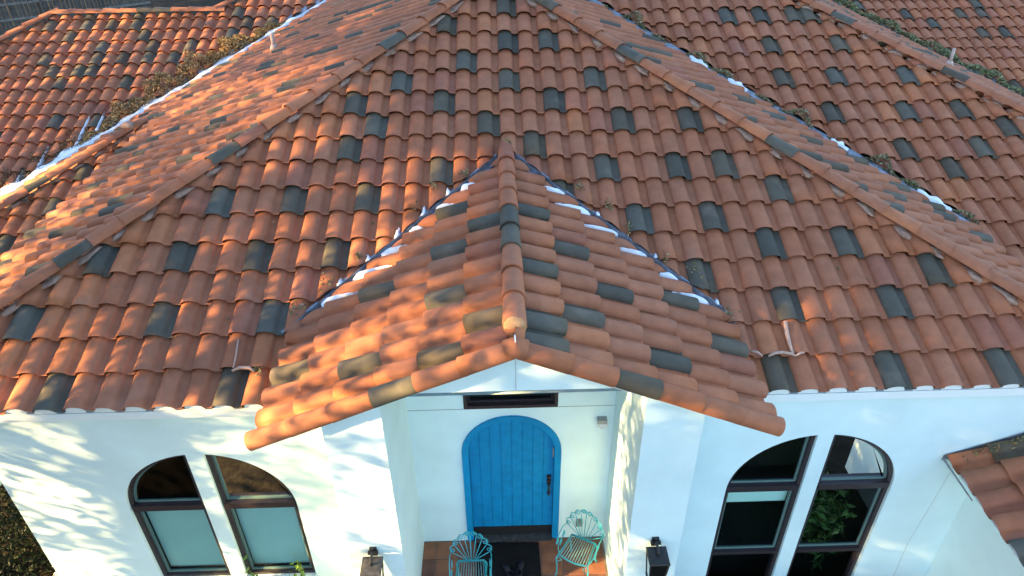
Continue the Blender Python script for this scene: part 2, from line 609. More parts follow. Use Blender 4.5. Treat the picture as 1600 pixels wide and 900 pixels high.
# roof decks just under the tiles
def deck_poly(mb, plane, pts, off=-.142):
    v = [Vector((x, y, plane.z(x, y))) + plane.n * off for x, y in pts]
    mb.add(v, [tuple(range(len(v)))])
XA = (CR - CL) / (2 * T)
YA = XA + dL
rf = MB()
def quad(plane, pts): deck_poly(rf, plane, pts)
yL0, yR0 = XL + dL, -XRR + dR
quad(P['F'], [(XL + .2, EAVE_F + .03), (GL - .02, EAVE_F + .03), (GL - .02, GL + vL + .1), (XR, XR + vL), (GR + .02, -GR + vR + .1), (GR + .02, EAVE_F + .03), (XRR - .2, EAVE_F + .03), (XA, YA)])
quad(P['L'], [(XA, YA), (XA, 25), (XL + .03, 25), (XL + .03, XL + dL)])
quad(P['L'], [(XL + .03, XL + d3), (XL + .03, 25), (-11.5, -11.5 + d2 + 2), (-11.5, -11.5 + d3)])
quad(P['R'], [(XA, YA), (XRR - .03, -XRR + dR), (XRR - .03, 25), (XA, 25)])
quad(P['F2'], [(-14, 10.5), (-11.5 + 1, 10.5), (-3, -3 + d2), (-5.5, 19.16), (-6.66, 18.0), (-10.5, 18.0), (-14, 14.5)])
quad(P['F3'], [(-11.5, 9.5), (XL + .3, 9.5), (XL + .3, XL + .3 + d3), (-11.5, -11.5 + d3)])
quad(P['FR'], [(4.0, 7.0), (12, 7.0), (12 - .5, dH - 11.5), (2.0, dH - 2.0), (1.0, dFR - 1.0)])
quad(P['R2'], [(4.0, dH - 4), (14.5, dH - 14.5), (14.5, dV2 - 14.5), (4.0, dV2 - 4)])
quad(P['FR2'], [(8, dV2 - 8), (14, dV2 - 14), (22, 15), (22, 24), (8, 24)])
# back slopes, so that the ridges are closed from behind
zb = P['F2'].z(0, 18.0) - .16
rf.add([(-10.5, 18.0, zb), (-6.66, 18.0, zb), (-6.66, 23, zb - 1.83), (-12, 23, zb - 1.83)], [(0, 1, 2, 3)])
rf.add([(-6.66, 18.0, zb), (-3.2, 21.46, zb + 1.44), (-3.2, 24, zb + 1.44), (-8.0, 22, zb - 1.2)], [(0, 1, 2, 3)])
roof = part(rf, 'roof', 'deck')
pf = MB()
for pn, pts in (('GLp', [(GL + .03, GFRONT + .02), (XR, GFRONT + .02), (XR, XR + vL), (GL + .03, GL + vL)]), ('GRp', [(XR, GFRONT + .02), (GR - .03, GFRONT + .02), (GR - .03, vR - GR), (XR, vR - XR)])):
    deck_poly(pf, P[pn], pts)
porch_roof = part(pf, 'porch_roof', 'deck')
wf = MB()
deck_poly(wf, P['W'], [(4.86, 3.2), (7.8, 3.2), (7.8, 5.28), (4.86, 5.28)])
wing_roof = part(wf, 'wing_roof', 'deck')
ROOF_OF = dict(GLp=porch_roof, GRp=porch_roof, W=wing_roof)

# the 300 tiles that show largest are parts of their own, the others one part
tiles.sort(key=lambda q: -q[0])
tile_me = None
me = bpy.data.meshes.new('roof_tile')
me.from_pydata(TV, [], TF)
me.polygons.foreach_set('use_smooth', TS)
me.materials.append(M['tile_obj'])
tile_me = me
field = MB()
for idx, (area, mt, geo, col, nm) in enumerate(tiles):
    if idx < 300:
        if geo is None:
            o = bpy.data.objects.new('roof_tile', tile_me)
            o.matrix_world = mt
        else:
            gm = bpy.data.meshes.new('cut_roof_tile')
            im = mt.inverted()
            gm.from_pydata([tuple(im @ Vector(v)) for v in geo[0]], [], geo[1])
            gm.polygons.foreach_set('use_smooth', geo[2])
            gm.materials.append(M['tile_obj'])
            o = bpy.data.objects.new('roof_tile', gm)
            o.matrix_world = mt
        o.color = (*col, 1)
        C.objects.link(o)
        o.parent = ROOF_OF.get(nm, roof)
    else:
        if geo is None:
            v = [mt @ Vector(p) for p in TV]
            k = len(field.v)
            field.v += [tuple(p) for p in v]
            field.f += [tuple(i + k for i in f) for f in TF]
            field.sm += TS
            field.t += [col] * len(v)
        else:
            k = len(field.v)
            field.v += geo[0]
            field.f += [tuple(i + k for i in f) for f in geo[1]]
            field.sm += geo[2]
            field.t += [col] * len(geo[0])
fo = field.build('roof_tile_field', M['tile_att'], roof, tint=True)
tag(fo, kind='stuff')
print('tiles', len(tiles))

# hip, ridge and rake tiles: tapered half barrels
def barrel_mesh(name, r0, r1, ln, flat=1.0, arc=200, th=.018):
    n = 10
    v, f, sm = [], [], []
    a0 = math.radians(90 - arc / 2)
    for b, r in ((0, r0), (ln * .5, (r0 + r1) / 2), (ln, r1)):
        for i in range(n + 1):
            a = a0 + math.radians(arc) * i / n
            v.append((-r * math.cos(a), b, r * flat * math.sin(a)))
    m_ = n + 1
    for r_ in range(2):
        for i in range(n):
            f.append((r_ * m_ + i, r_ * m_ + i + 1, (r_ + 1) * m_ + i + 1, (r_ + 1) * m_ + i)); sm.append(True)
    k = len(v)
    for i in range(n + 1):
        a = a0 + math.radians(arc) * i / n
        v.append((-r0 * math.cos(a), 0, r0 * flat * math.sin(a)))
    for i in range(n + 1):
        a = a0 + math.radians(arc) * i / n
        v.append((-(r0 - th) * math.cos(a), .003, (r0 - th) * flat * math.sin(a)))
    for i in range(n + 1):
        a = a0 + math.radians(arc) * i / n
        v.append((-(r0 - th) * math.cos(a), .09, (r0 - th) * flat * math.sin(a)))
    for i in range(n):
        f.append((k + i, k + m_ + i, k + m_ + i + 1, k + i + 1)); sm.append(False)
        f.append((k + m_ + i, k + 2 * m_ + i, k + 2 * m_ + i + 1, k + m_ + i + 1)); sm.append(True)
    me = bpy.data.meshes.new(name)
    me.from_pydata(v, [], f)
    me.polygons.foreach_set('use_smooth', sm)
    me.materials.append(M['tile_obj'])
    return me

HIP_ME = barrel_mesh('hip_tile', .118, .100, TE + .05, .62, 176)
RIDGE_ME = barrel_mesh('ridge_tile', .105, .092, TE + .05, 1.0, 190)
RAKE_ME = barrel_mesh('rake_tile', .088, .079, TE + .05, 1.0, 205)

def run_of(me, name, a, b, parent, lift, darks=(), exposure=TE, side=None, cut=None):
    a, b = Vector(a), Vector(b)
    d = (b - a).normalized()
    n = int((b - a).length / exposure + (.2 if cut is None else .98))
    x = d.cross(Vector((0, 0, 1))).normalized()
    z = x.cross(d).normalized()
    if side is not None:
        side = abs(side) * (1 if x.y < 0 else -1)
        z2 = (z * math.cos(side) + x * math.sin(side)); x = d.cross(z2).normalized(); z = z2
    for i in range(n):
        p = a + d * (i * exposure) + z * (lift + rj.gauss(0, .003))
        dd = (d - z * .035 + x * rj.gauss(0, .008)).normalized()
        xx = dd.cross(z).normalized()
        zz = xx.cross(dd)
        o = bpy.data.objects.new(name, me)
        o.matrix_world = Matrix(((xx.x, dd.x, zz.x, p.x), (xx.y, dd.y, zz.y, p.y), (xx.z, dd.z, zz.z, p.z), (0, 0, 0, 1)))
        if cut is not None and i >= n - 2:
            mw = o.matrix_world.copy()
            cv, cf, cs_ = clip([mw @ v.co for v in me.vertices], [tuple(f.vertices) for f in me.polygons], [f.use_smooth for f in me.polygons], [cut])
            cm = bpy.data.meshes.new(name)
            im = mw.inverted()
            cm.from_pydata([tuple(im @ Vector(v)) for v in cv], [], cf)
            cm.polygons.foreach_set('use_smooth', cs_)
            cm.materials.append(M['tile_obj'])
            o.data = cm
        c = project(p + d * exposure / 2)
        if c is None or not (-800 < c[0] < 2500 and -300 < c[1] < 1500):
            bpy.data.objects.remove(o)
            continue
        isd = any((c[0] - q[0]) ** 2 + (c[1] - q[1]) ** 2 < 22 ** 2 for q in darks) if darks else rj.random() < .1
        o.color = (*(dark() if isd else clay()), 1)
        C.objects.link(o)
        o.parent = parent

def hp(x, d, c): return (x, x + d, c + T * x)
def hn(x, d, c): return (x, -x + d, c - T * x)
hipdark = [(365, 232), (128, 395), (624, 60), (860, 5), (1000, 90), (1230, 240), (1490, 400), (1300, 20), (1480, 120)]
HL = .008
run_of(HIP_ME, 'hip_tile', hp(-6.5, dL, CL), hp(XA - .1, dL, CL), roof, HL, hipdark)
run_of(HIP_ME, 'hip_tile', hn(6.4, dR, CR), hn(XA + .1, dR, CR), roof, HL, hipdark)
run_of(HIP_ME, 'hip_tile', hp(-10.4, d3, CL), hp(XL - .1, d3, CL), roof, HL, [(70, 288)])
run_of(HIP_ME, 'hip_tile', hn(10.5, dH, CR2), hn(4.6, dH, CR2), roof, HL, [(1313, 24), (1500, 122)])
run_of(HIP_ME, 'hip_tile', (-10.5, 18.0, P['F2'].z(0, 18.0)), (-6.25, 18.0, P['F2'].z(0, 18.0)), roof, HL, [(240, 17)])
run_of(HIP_ME, 'hip_tile', (-14, 14.5, P['F2'].z(0, 14.5)), (-10.45, 18.05, P['F2'].z(0, 18.05)), roof, HL, [(-50, 50)])
run_of(HIP_ME, 'hip_tile', (-6.66, 18.0, P['F2'].z(0, 18.0)), (-3.5, 21.16, P['F2'].z(0, 21.16)), roof, HL, [(-50, 50)])
# porch ridge, stopped short of the gable front
RZ = ZG - .045
run_of(RIDGE_ME, 'ridge_tile', (XR, GFRONT + .15, RZ), (XR, (CGL + T * XR - CF) / T - .05, RZ), porch_roof, 0, [(797, 365)])
e = MB()
n = 14
ang = [2 * math.pi * i / n for i in range(n)]
rings = []
for q_, (r_, dy) in enumerate(((.102, .012), (.085, -.008), (.045, -.020))):
    rings += [(XR + r_ * math.cos(a) * rj.uniform(.96, 1.03), GFRONT + .145 + dy, RZ + .005 + r_ * math.sin(a) * rj.uniform(.96, 1.03)) for a in ang]
rings.append((XR, GFRONT + .122, RZ + .005))
e.add(rings, [(q_ * n + i, q_ * n + (i + 1) % n, (q_ + 1) * n + (i + 1) % n, (q_ + 1) * n + i) for q_ in range(2) for i in range(n)] + [(2 * n + i, 2 * n + (i + 1) % n, 3 * n) for i in range(n)], smooth=True)
e.build('ridge_end_mortar', M['endmortar'], porch_roof)
# rake tiles along both gable edges
RY = GFRONT - .03
zr = lambda x: ZG - T * abs(x - XR)
run_of(RAKE_ME, 'rake_tile', (GL, RY, zr(GL) - .112), (XR, RY, zr(XR) - .112), porch_roof, 0, [(612, 594)], side=math.radians(28), exposure=.405, cut=lambda p: XR - p[0])
run_of(RAKE_ME, 'rake_tile', (GR, RY, zr(GR) - .112), (XR, RY, zr(XR) - .112), porch_roof, 0, [(1000, 588)], side=-math.radians(28), exposure=.405, cut=lambda p: p[0] - XR)
# white sealant drip where the rakes meet
s = MB()
s.tube([(XR - .005, GFRONT - .02, ZG + .01), (XR, GFRONT - .085, ZG - .05), (XR - .003, GFRONT - .105, ZG - .10), (XR, GFRONT - .10, ZG - .16)], [.006, .004, .0025, .004], 6)
s.build('sealant_bead', M['frieze'], porch_roof)

# mortar bedding under the hip tiles
rm = random.Random(9)
mort = []
for k in range(4):
    mo = MB()
    mo.blob((0, 0, 0), (.17, .06, .036), 40 + k, 2, .4)
    mort.append(mo.mesh('hip_mortar', M['mortar']))
for (fn, d, c, x0, x1) in ((hp, dL, CL, -6.2, -.2), (hn, dR, CR, 6.2, .3), (hn, dH, CR2, 9.5, 5.2), (hp, d3, CL, -9.5, -7)):
    sx = 1 if fn is hp else -1
    i0_ = math.ceil((min(x0, x1) - .238 - P['F'].u0) / TW)
    for i in range(i0_, i0_ + int(abs(x1 - x0) / TW)):
        x = P['F'].u0 + i * TW + .238           # one bed in every pan of the front slope
        p = Vector(fn(x, d, c)) + Vector((sx * .03, -.035, -.095))
        o = bpy.data.objects.new('hip_mortar', rm.choice(mort))
        o.location = p
        o.rotation_euler = (0, -sx * .285, sx * (math.pi / 4) + rm.uniform(-.12, .12))
        C.objects.link(o)
        o.parent = roof

# valley flashings: open metal gutters with a raised centre rib
def flashing(name, a, b, na, nb, wid, rib, parent, off=-.075):
    """a, b: ends of the valley line; na, nb: the two planes that meet there"""
    a, b = Vector(a), Vector(b)
    d = (b - a).normalized()
    mb = MB()
    n = 24
    wa = (na.n.cross(d)).normalized()
    wb = (nb.n.cross(d)).normalized()
    if wa.z < 0: wa = -wa
    if wb.z < 0: wb = -wb
    rows = []
    for i in range(n + 1):
        p = a.lerp(b, i / n) + Vector((0, 0, off))
        j = rm.gauss(0, .004)
        rows += [p + wa * wid, p + wa * .014 + Vector((0, 0, .0)), p + Vector((j, 0, rib)), p + wb * .014, p + wb * wid]
    f = [(i * 5 + k, i * 5 + k + 1, (i + 1) * 5 + k + 1, (i + 1) * 5 + k) for i in range(n) for k in range(4)]
    mb.add(rows, f)
    o = mb.build(name, M['flash'], parent)
    return o
flashing('valley_flashing', hp(GL - .04, vL, CGL), hp(XR - .08, vL, CGL), P['F'], P['GLp'], .075, .062, porch_roof)
flashing('valley_flashing', hn(GR + .04, vR, CGR), hn(XR + .08, vR, CGR), P['F'], P['GRp'], .075, .062, porch_roof)
flashing('valley_flashing', hp(-11.4, d2, CL), hp(-3.2, d2, CL), P['L'], P['F2'], .25, .03, roof)
flashing('valley_flashing', hn(6.6, dFR, CR), hn(1.0, dFR, CR), P['R'], P['FR'], .09, .03, roof)
flashing('valley_flashing', hn(14.5, dV2, CR2), hn(6, dV2, CR2), P['R2'], P['FR2'], .22, .03, roof)

# eave and wall closure of the main left eave and right eave over the lower roofs
q = MB()
q.box(XL + .06, XL + .3, XL + dL + .3, 24, .8, 2.86)
q.box(XRR - .3, XRR - .06, 5.5, 24, .8, 2.86)
part(q, 'side_wall', 'stucco')

# ------------------------------------------------------------------ front walls
YW = 5.3
def arch_half(xi, xo, z0, zs, cx_, rx, rz, n=14):
    """loop of one half of an arched pair: xi = inner (mullion) side, xo = outer side"""
    pts = [(xi, z0)]
    t0 = math.acos(max(-1, min(1, abs(xi - cx_) / rx)))
    sgn = 1 if xo > cx_ else -1
    arc = [(cx_ + sgn * rx * math.cos(t0 * (1 - i / n)), zs + rz * math.sin(t0 * (1 - i / n))) for i in range(n + 1)]
    pts += arc
    pts.append((xo, z0))
    return pts

def wall_with_holes(outer, holes, y, depth, name, label=None):
    bm = bmesh.new()
    edges = []
    loops = []
    for lp in [outer] + holes:
        vs = [bm.verts.new((x, y, z)) for x, z in lp]
        loops.append(vs)
        for i in range(len(vs)):
            edges.append(bm.edges.new((vs[i], vs[(i + 1) % len(vs)])))
    bmesh.ops.triangle_fill(bm, use_beauty=True, use_dissolve=False, edges=edges, normal=(0, -1, 0))
    for vs in loops[1:]:
        bk = [bm.verts.new((v.co.x, y + depth, v.co.z)) for v in vs]
        for i in range(len(vs)):
            j = (i + 1) % len(vs)
            bm.faces.new((vs[i], vs[j], bk[j], bk[i]))
    me = bpy.data.meshes.new(name)
    bm.to_mesh(me)
    bm.free()
    me.materials.append(M['stucco'])
    o = bpy.data.objects.new(name, me)
    C.objects.link(o)
    o.parent = house
    o.matrix_parent_inverse = HI
    return o

LC, LRX, LRZ, LZS = -3.262, .93, .845, 1.33
RC, RRX, RRZ, RZS = 3.430, .945, .845, 1.36
WIN = [
    dict(xi=-3.355, xo=-4.192, z0=.02, zs=LZS, c=LC, rx=LRX, rz=LRZ, rails=[], shade=(1.27, .08)),
    dict(xi=-3.172, xo=-2.332, z0=.02, zs=LZS, c=LC, rx=LRX, rz=LRZ, rails=[], shade=(1.27, .08)),
    dict(xi=3.342, xo=2.485, z0=-.62, zs=RZS, c=RC, rx=RRX, rz=RRZ, rails=[.17], shade=(1.30, .98)),
    dict(xi=3.516, xo=4.375, z0=-.62, zs=RZS, c=RC, rx=RRX, rz=RRZ, rails=[.17], shade=(1.30, 1.20)),
]
def wloop(w, inset=0.0):
    sg = 1 if w['xo'] > w['c'] else -1
    return arch_half(w['xi'] + sg * inset, w['xo'] - sg * inset, w['z0'] + inset, w['zs'], w['c'], w['rx'] - inset, w['rz'] - inset)

WX = -5.40
wall_with_holes([(WX, -.8), (-1.1, -.8), (-1.1, 2.86), (WX, 2.86)], [wloop(WIN[0]), wloop(WIN[1])], YW, .13, 'wall')
wall_with_holes([(1.3, -.8), (7.6, -.8), (7.6, 2.86), (1.3, 2.86)], [wloop(WIN[2]), wloop(WIN[3])], YW, .13, 'wall')
s = MB()
s.add([(WX, YW, -.8), (WX, YW, 2.84), (WX, 14, 2.84), (WX, 14, -.8)], [(0, 1, 2, 3)])
s.add([(XL, 5.22, 2.83), (-1.9, 5.22, 2.83), (-1.9, 5.34, 2.83), (XL, 5.34, 2.83)], [(0, 1, 2, 3)])
s.add([(XL, 5.22, 2.832), (WX, 5.22, 2.832), (WX, 14, 2.832), (XL, 14, 2.832)], [(0, 1, 2, 3)])
part(s, 'wall', 'stucco')
for a, b in ((XL + .15, GL + .35), (GR - .35, 7.0)):
    fz = MB()
    fz.prism([(a, 2.79), (b, 2.79), (b, 2.885), (a, 2.885)], 5.205, YW - .002)
    part(fz, 'frieze', 'frieze')
    # tile-shaped closures that fill the crests at the eave
    uu = P['F'].u0 + math.floor((a - P['F'].u0) / TW) * TW
    bs = MB()
    lp = [(x, 3.0 - CREST + z - .026) for x, z in PROF[:9]]
    bs.prism([(.0, 2.90), (.200, 2.90)] + lp[::-1], 5.20, 5.24)
    bm_ = bs.mesh('eave_closure', M['frieze'])
    while uu < b:
        if uu > a:
            o = bpy.data.objects.new('eave_closure', bm_)
            o.location = (uu, 0, 0)
            C.objects.link(o)
            o.parent = house
            o.matrix_parent_inverse = HI
        uu += TW

# windows: frame, transom bar, panes, sash, shade
def ring(mb, outer, inner, y0, y1):
    n = len(outer)
    v = [(x, y0, z) for x, z in outer] + [(x, y0, z) for x, z in inner] + [(x, y1, z) for x, z in outer] + [(x, y1, z) for x, z in inner]
    f = []
    for i in range(n):
        j = (i + 1) % n
        f += [(i, j, n + j, n + i), (2 * n + i, 3 * n + i, 3 * n + j, 2 * n + j), (n + i, n + j, 3 * n + j, 3 * n + i), (i, 2 * n + i, 2 * n + j, j)]
    mb.add(v, f)
for k, w in enumerate(WIN):
    sg = 1 if w['xo'] > w['c'] else -1
    xa, xb = min(w['xi'], w['xo']), max(w['xi'], w['xo'])
    f_ = MB()
    ring(f_, wloop(w, .002), wloop(w, .045), YW + .035, YW + .128)
    fr = part(f_, 'window', 'bronze')
    b_ = MB()
    tz = w['zs'] - .055
    b_.prism([(xa + .03, tz), (xb - .03, tz), (xb - .03, tz + .085), (xa + .03, tz + .085)], YW + .012, YW + .11)
    b_.build('transom_bar', M['bronze'], fr)
    for rz_ in w['rails']:
        b2 = MB()
        b2.prism([(xa + .03, rz_ - .035), (xb - .03, rz_ - .035), (xb - .03, rz_ + .02), (xa + .03, rz_ + .02)], YW + .028, YW + .11)
        b2.build('sash_rail', M['bronze'], fr)
    # upper arched sash and pane
    up_loop = lambda ins: arch_half(w['xi'] + sg * ins, w['xo'] - sg * ins, tz + .085 + (ins - .046), w['zs'], w['c'], w['rx'] - ins, w['rz'] - ins)
    a_ = MB()
    ring(a_, up_loop(.046), up_loop(.072), YW + .075, YW + .10)
    a_.build('upper_sash', M['sash'], fr)
    g_ = MB()
    lp = up_loop(.07)
    g_.add([(x, YW + .088, z) for x, z in lp], [tuple(range(len(lp)))])
    g_.build('upper_pane', M['glass'], fr)
    zl = w['rails'][0] + .02 if w['rails'] else w['z0'] + .045
    o_ = [(xa + .047, zl), (xb - .047, zl), (xb - .047, tz), (xa + .047, tz)]
    i_ = [(xa + .075, zl + .028), (xb - .075, zl + .028), (xb - .075, tz - .024), (xa + .075, tz - .024)]
    a_ = MB()
    ring(a_, o_, i_, YW + .075, YW + .10)
    a_.build('lower_sash', M['sash'], fr)
    g_ = MB()
    g_.add([(x, YW + .088, z) for x, z in i_], [(0, 1, 2, 3)])
    g_.build('lower_pane', M['glass'], fr)
    if w['rails']:
        i3 = [(xa + .05, w['z0'] + .05), (xb - .05, w['z0'] + .05), (xb - .05, w['rails'][0] - .035), (xa + .05, w['rails'][0] - .035)]
        g_ = MB()
        g_.add([(x, YW + .088, z) for x, z in i3], [(0, 1, 2, 3)])
        g_.build('bottom_pane', M['glass'], fr)
    z1, z0_ = w['shade']
    sh = MB()
    sh.box(xa + .055, xb - .055, YW + .150, YW + .154, z0_, z1)
    sh.tube([(xa + .055, YW + .152, z0_), (xb - .055, YW + .152, z0_)], .008, 6)
    sh.build('roller_shade', M['shade'], fr)
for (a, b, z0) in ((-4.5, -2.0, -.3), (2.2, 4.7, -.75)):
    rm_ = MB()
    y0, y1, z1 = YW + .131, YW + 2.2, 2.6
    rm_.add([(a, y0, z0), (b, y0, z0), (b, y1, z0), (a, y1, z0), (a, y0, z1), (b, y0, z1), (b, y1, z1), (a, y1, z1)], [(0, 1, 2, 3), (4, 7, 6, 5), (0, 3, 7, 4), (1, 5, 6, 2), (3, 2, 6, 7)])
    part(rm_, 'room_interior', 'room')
# sloping sills under the left windows
s = MB()
s.add([(-4.21, YW - .03, -.005), (-2.31, YW - .03, -.005), (-2.31, YW + .05, .025), (-4.21, YW + .05, .025), (-4.21, YW - .03, -.04), (-2.31, YW - .03, -.04), (-2.31, YW - .002, -.04), (-4.21, YW - .002, -.04)], [(0, 1, 2, 3), (4, 5, 1, 0), (4, 7, 6, 5)])
part(s, 'window_sill', mat('brown_sill', (.30, .24, .17), .8, .2, noise=(20, .3)))
# hairline stucco joints on the right wall and left wall
s = MB()
s.tube([(4.98, YW - .001, 1.55), (4.93, YW - .001, .9), (4.88, YW - .001, .3), (4.9, YW - .001, -.4)], .0022, 4)
s.tube([(-2.25, YW - .001, .52), (-1.9, YW - .001, .50), (-1.6, YW - .001, .515)], .0022, 4)
part(s, 'stucco_crack', 'joint2')

# ------------------------------------------------------------------ porch
YP, YB = 4.49, 5.75
XI0, XI1, XO0, XO1 = -1.055, 1.235, -1.59, 1.765
ZBEAM = 3.68
under = lambda x: ZG - T * abs(x - XR) - .17
def pier(x0, x1, nm):
    m_ = MB()
    m_.prism([(x0, -.8), (x1, -.8), (x1, under(x1)), (x0, under(x0))], YP, YB if nm == 'in' else YB)
    return part(m_, 'porch_pier', 'stucco')
pier(XO0, XI0, 'in')
pier(XI1, XO1, 'in')
gm = MB()
xl = XR - (ZG - .17 - ZBEAM) / T
xr = XR + (ZG - .17 - ZBEAM) / T
gm.prism([(max(xl, XI0), ZBEAM), (min(xr, XI1), ZBEAM), (XR, ZG - .17)], YP + .002, YP + .16)
part(gm, 'gable_wall', 'stucco')
s = MB()
s.box(XR - .0025, XR + .0025, YP - .0015, YP + .004, ZBEAM + .01, ZG - .18)
part(s, 'gable_joint', 'joint2')
cl = MB()
cl.add([(XI0, YP + .16, 3.5), (XI1, YP + .16, 3.5), (XI1, YB, 3.5), (XI0, YB, 3.5)], [(0, 3, 2, 1)])
part(cl, 'porch_ceiling', 'stucco')
# white fascia boards under the rake tiles
for x0, x1 in ((GL + .02, XR), (XR, GR - .02)):
    m_ = MB()
    m_.prism([(x0, zr(x0) - .20), (x1, zr(x1) - .20), (x1, zr(x1) - .11), (x0, zr(x0) - .11)], YP - .085, YP - .002)
    part(m_, 'rake_fascia', 'frieze')
for x0, x1 in ((GL + .06, XO0), (XO1, GR - .06)):
    m_ = MB()
    m_.prism([(x0, under(x0) - .06), (x1, under(x1) - .06), (x1, under(x1)), (x0, under(x0))], YP, 5.19)
    part(m_, 'porch_soffit', 'frieze')
# back wall with the arched doorway and the transom window
DX, DR, DZ = .083, .577, 1.60
def arch(cx_, r, zs, z0, n=20):
    return [(cx_ - r, z0)] + [(cx_ + r, z0)] + [(cx_ + r * math.cos(math.pi * i / n), zs + r * math.sin(math.pi * i / n)) for i in range(n + 1)]
TWN = [(-.436, 2.29), (.603, 2.29), (.603, 2.62), (-.436, 2.62)]
wall_with_holes([(XI0 - .05, 0), (DX - DR, 0), (DX - DR, DZ)] + [(DX - DR * math.cos(math.pi * i / 20), DZ + DR * math.sin(math.pi * i / 20)) for i in range(1, 20)] + [(DX + DR, DZ), (DX + DR, 0), (XI1 + .05, 0), (XI1 + .05, 3.6), (XI0 - .05, 3.6)], [TWN], YB, .12, 'porch_back_wall')
rv = MB()
dl = [(DX - DR, 0), (DX - DR, DZ)] + [(DX - DR * math.cos(math.pi * i / 20), DZ + DR * math.sin(math.pi * i / 20)) for i in range(1, 20)] + [(DX + DR, DZ), (DX + DR, 0)]
rv.add([(x, YB, z) for x, z in dl] + [(x, YB + .14, z) for x, z in dl], [(i, i + 1, len(dl) + i + 1, len(dl) + i) for i in range(len(dl) - 1)])
part(rv, 'door_reveal', 'stucco')
s = MB()
s.box(XI0, -.44, YB - .002, YB + .004, 2.283, 2.289)
s.box(.607, XI1, YB - .002, YB + .004, 2.283, 2.289)
part(s, 'stucco_joint', 'joint')
# transom window
f_ = MB()
ring(f_, [(-.434, 2.292), (.601, 2.292), (.601, 2.618), (-.434, 2.618)], [(-.395, 2.335), (.562, 2.335), (.562, 2.575), (-.395, 2.575)], YB - .012, YB + .10)
tw = part(f_, 'transom_window', 'bronze')
s = MB()
ring(s, [(-.394, 2.336), (.561, 2.336), (.561, 2.574), (-.394, 2.574)], [(-.365, 2.362), (.532, 2.362), (.532, 2.55), (-.365, 2.55)], YB + .05, YB + .075)
s.build('sash', M['bronze'], tw)
s = MB()
s.add([(-.37, YB + .065, 2.355), (.54, YB + .065, 2.355), (.54, YB + .065, 2.555), (-.37, YB + .065, 2.555)], [(0, 1, 2, 3)])
s.build('pane', M['glass'], tw)
s = MB()
s.box(-.5, .67, YB + .13, YB + .14, 2.25, 2.7)
s.build('backing', M['room'], tw)  # dark sheet in place of the unlit space behind the pane
# the blue door
fm = MB()
def frame_loop(r, z0): return [(DX - r, z0), (DX - r, DZ)] + [(DX - r * math.cos(math.pi * i / 24), DZ + r * math.sin(math.pi * i / 24)) for i in range(1, 24)] + [(DX + r, DZ), (DX + r, z0)]
lo, li = frame_loop(DR - .002, .02), frame_loop(DR - .078, .02)
nn = len(lo)
for (A_, B_, ya, yb) in ((lo, li, YB - .045, YB - .045),):
    v = [(x, YB - .03, z) for x, z in lo] + [(x, YB - .012, z) for x, z in li] + [(x, YB + .09, z) for x, z in li] + [(x, YB + .01, z) for x, z in lo]
    f = []
    for i in range(nn - 1):
        f += [(i, i + 1, nn + i + 1, nn + i), (nn + i, nn + i + 1, 2 * nn + i + 1, 2 * nn + i), (3 * nn + i, 3 * nn + i + 1, i + 1, i)]
    fm.add(v, f)
door = part(fm, 'front_door', 'door_frame', 'arched blue plank door with black handle')
RD = DR - .080
YD = YB + .045
npl = 8
for i in range(npl):
    x0 = DX - RD + 2 * RD * i / npl + .0028
    x1 = DX - RD + 2 * RD * (i + 1) / npl - .0028
    tp = lambda x: DZ + math.sqrt(max(0, RD * RD - (x - DX) ** 2))
    xs = [x1 + (x0 - x1) * k / 6 for k in range(7)]
    m_ = MB()
    m_.prism([(x0, .20), (x1, .20)] + [(x, tp(x)) for x in xs], YD + rj.uniform(-.001, .001), YD + .045)
    m_.build('plank', M['door'], door)
m_ = MB()
m_.prism(frame_loop(RD + .003, .05), YD + .012, YD + .04)
m_.build('door_core', M['door'], door)
m_ = MB()
m_.box(DX - RD, DX + RD, YD - .006, YD + .012, .055, .205)
m_.build('kick_plate', M['rubber'], door)
m_ = MB()
m_.box(DX - DR + .08, DX + DR - .08, YB - .05, YB + .11, .004, .026)
m_.build('threshold', M['lantern_top'], door)
hx = .527
m_ = MB()
m_.box(hx - .024, hx + .024, YD - .022, YD, 1.085, 1.145)
m_.tube([(hx, YD - .02, 1.115), (hx, YD - .04, 1.115)], .017, 10)
m_.build('deadbolt', M['black'], door)
m_ = MB()
m_.box(hx - .024, hx + .024, YD - .02, YD, .985, 1.06)
m_.box(hx - .017, hx + .017, YD - .018, YD, .80, .845)
m_.tube([(hx, YD - .015, 1.0), (hx, YD - .06, .985), (hx, YD - .068, .92), (hx, YD - .058, .845), (hx, YD - .015, .825)], [.011, .012, .014, .012, .010], 8)
m_.add([(hx - .02, YD - .012, .805), (hx + .02, YD - .012, .805), (hx, YD - .012, .775)], [(0, 2, 1)])
m_.build('handle', M['black'], door)
m_ = MB()
m_.box(DX + RD - .018, DX + RD - .002, YD - .012, YD, 1.45, 1.60)
m_.build('hinge', M['grey'], door)

# porch floor: saltillo tiles in a grout bed
fl = MB()
fl.box(XI0 + .002, XI1 - .002, YP - .9, YB - .002, -.5, -.012)
slab = part(fl, 'porch_floor', 'grout')
ts, gp = .262, .012
tm = MB()
tm.box(0, ts - gp, 0, ts - gp, -.016, -.004)
tm.add([(0.004, .004, .0), (ts - gp - .004, .004, 0), (ts - gp - .004, ts - gp - .004, 0), (.004, ts - gp - .004, 0), (0, 0, -.004), (ts - gp, 0, -.004), (ts - gp, ts - gp, -.004), (0, ts - gp, -.004)], [(0, 1, 2, 3), (4, 5, 1, 0), (5, 6, 2, 1), (6, 7, 3, 2), (7, 4, 0, 3)])
fmats = [mat('saltillo_%s' % nm_, c_, .5, .35, noise=(6, .3), bump=(60, .15, .003)) for nm_, c_ in (('red', (.22, .075, .042)), ('brown', (.18, .072, .045)), ('orange', (.27, .10, .05)))]
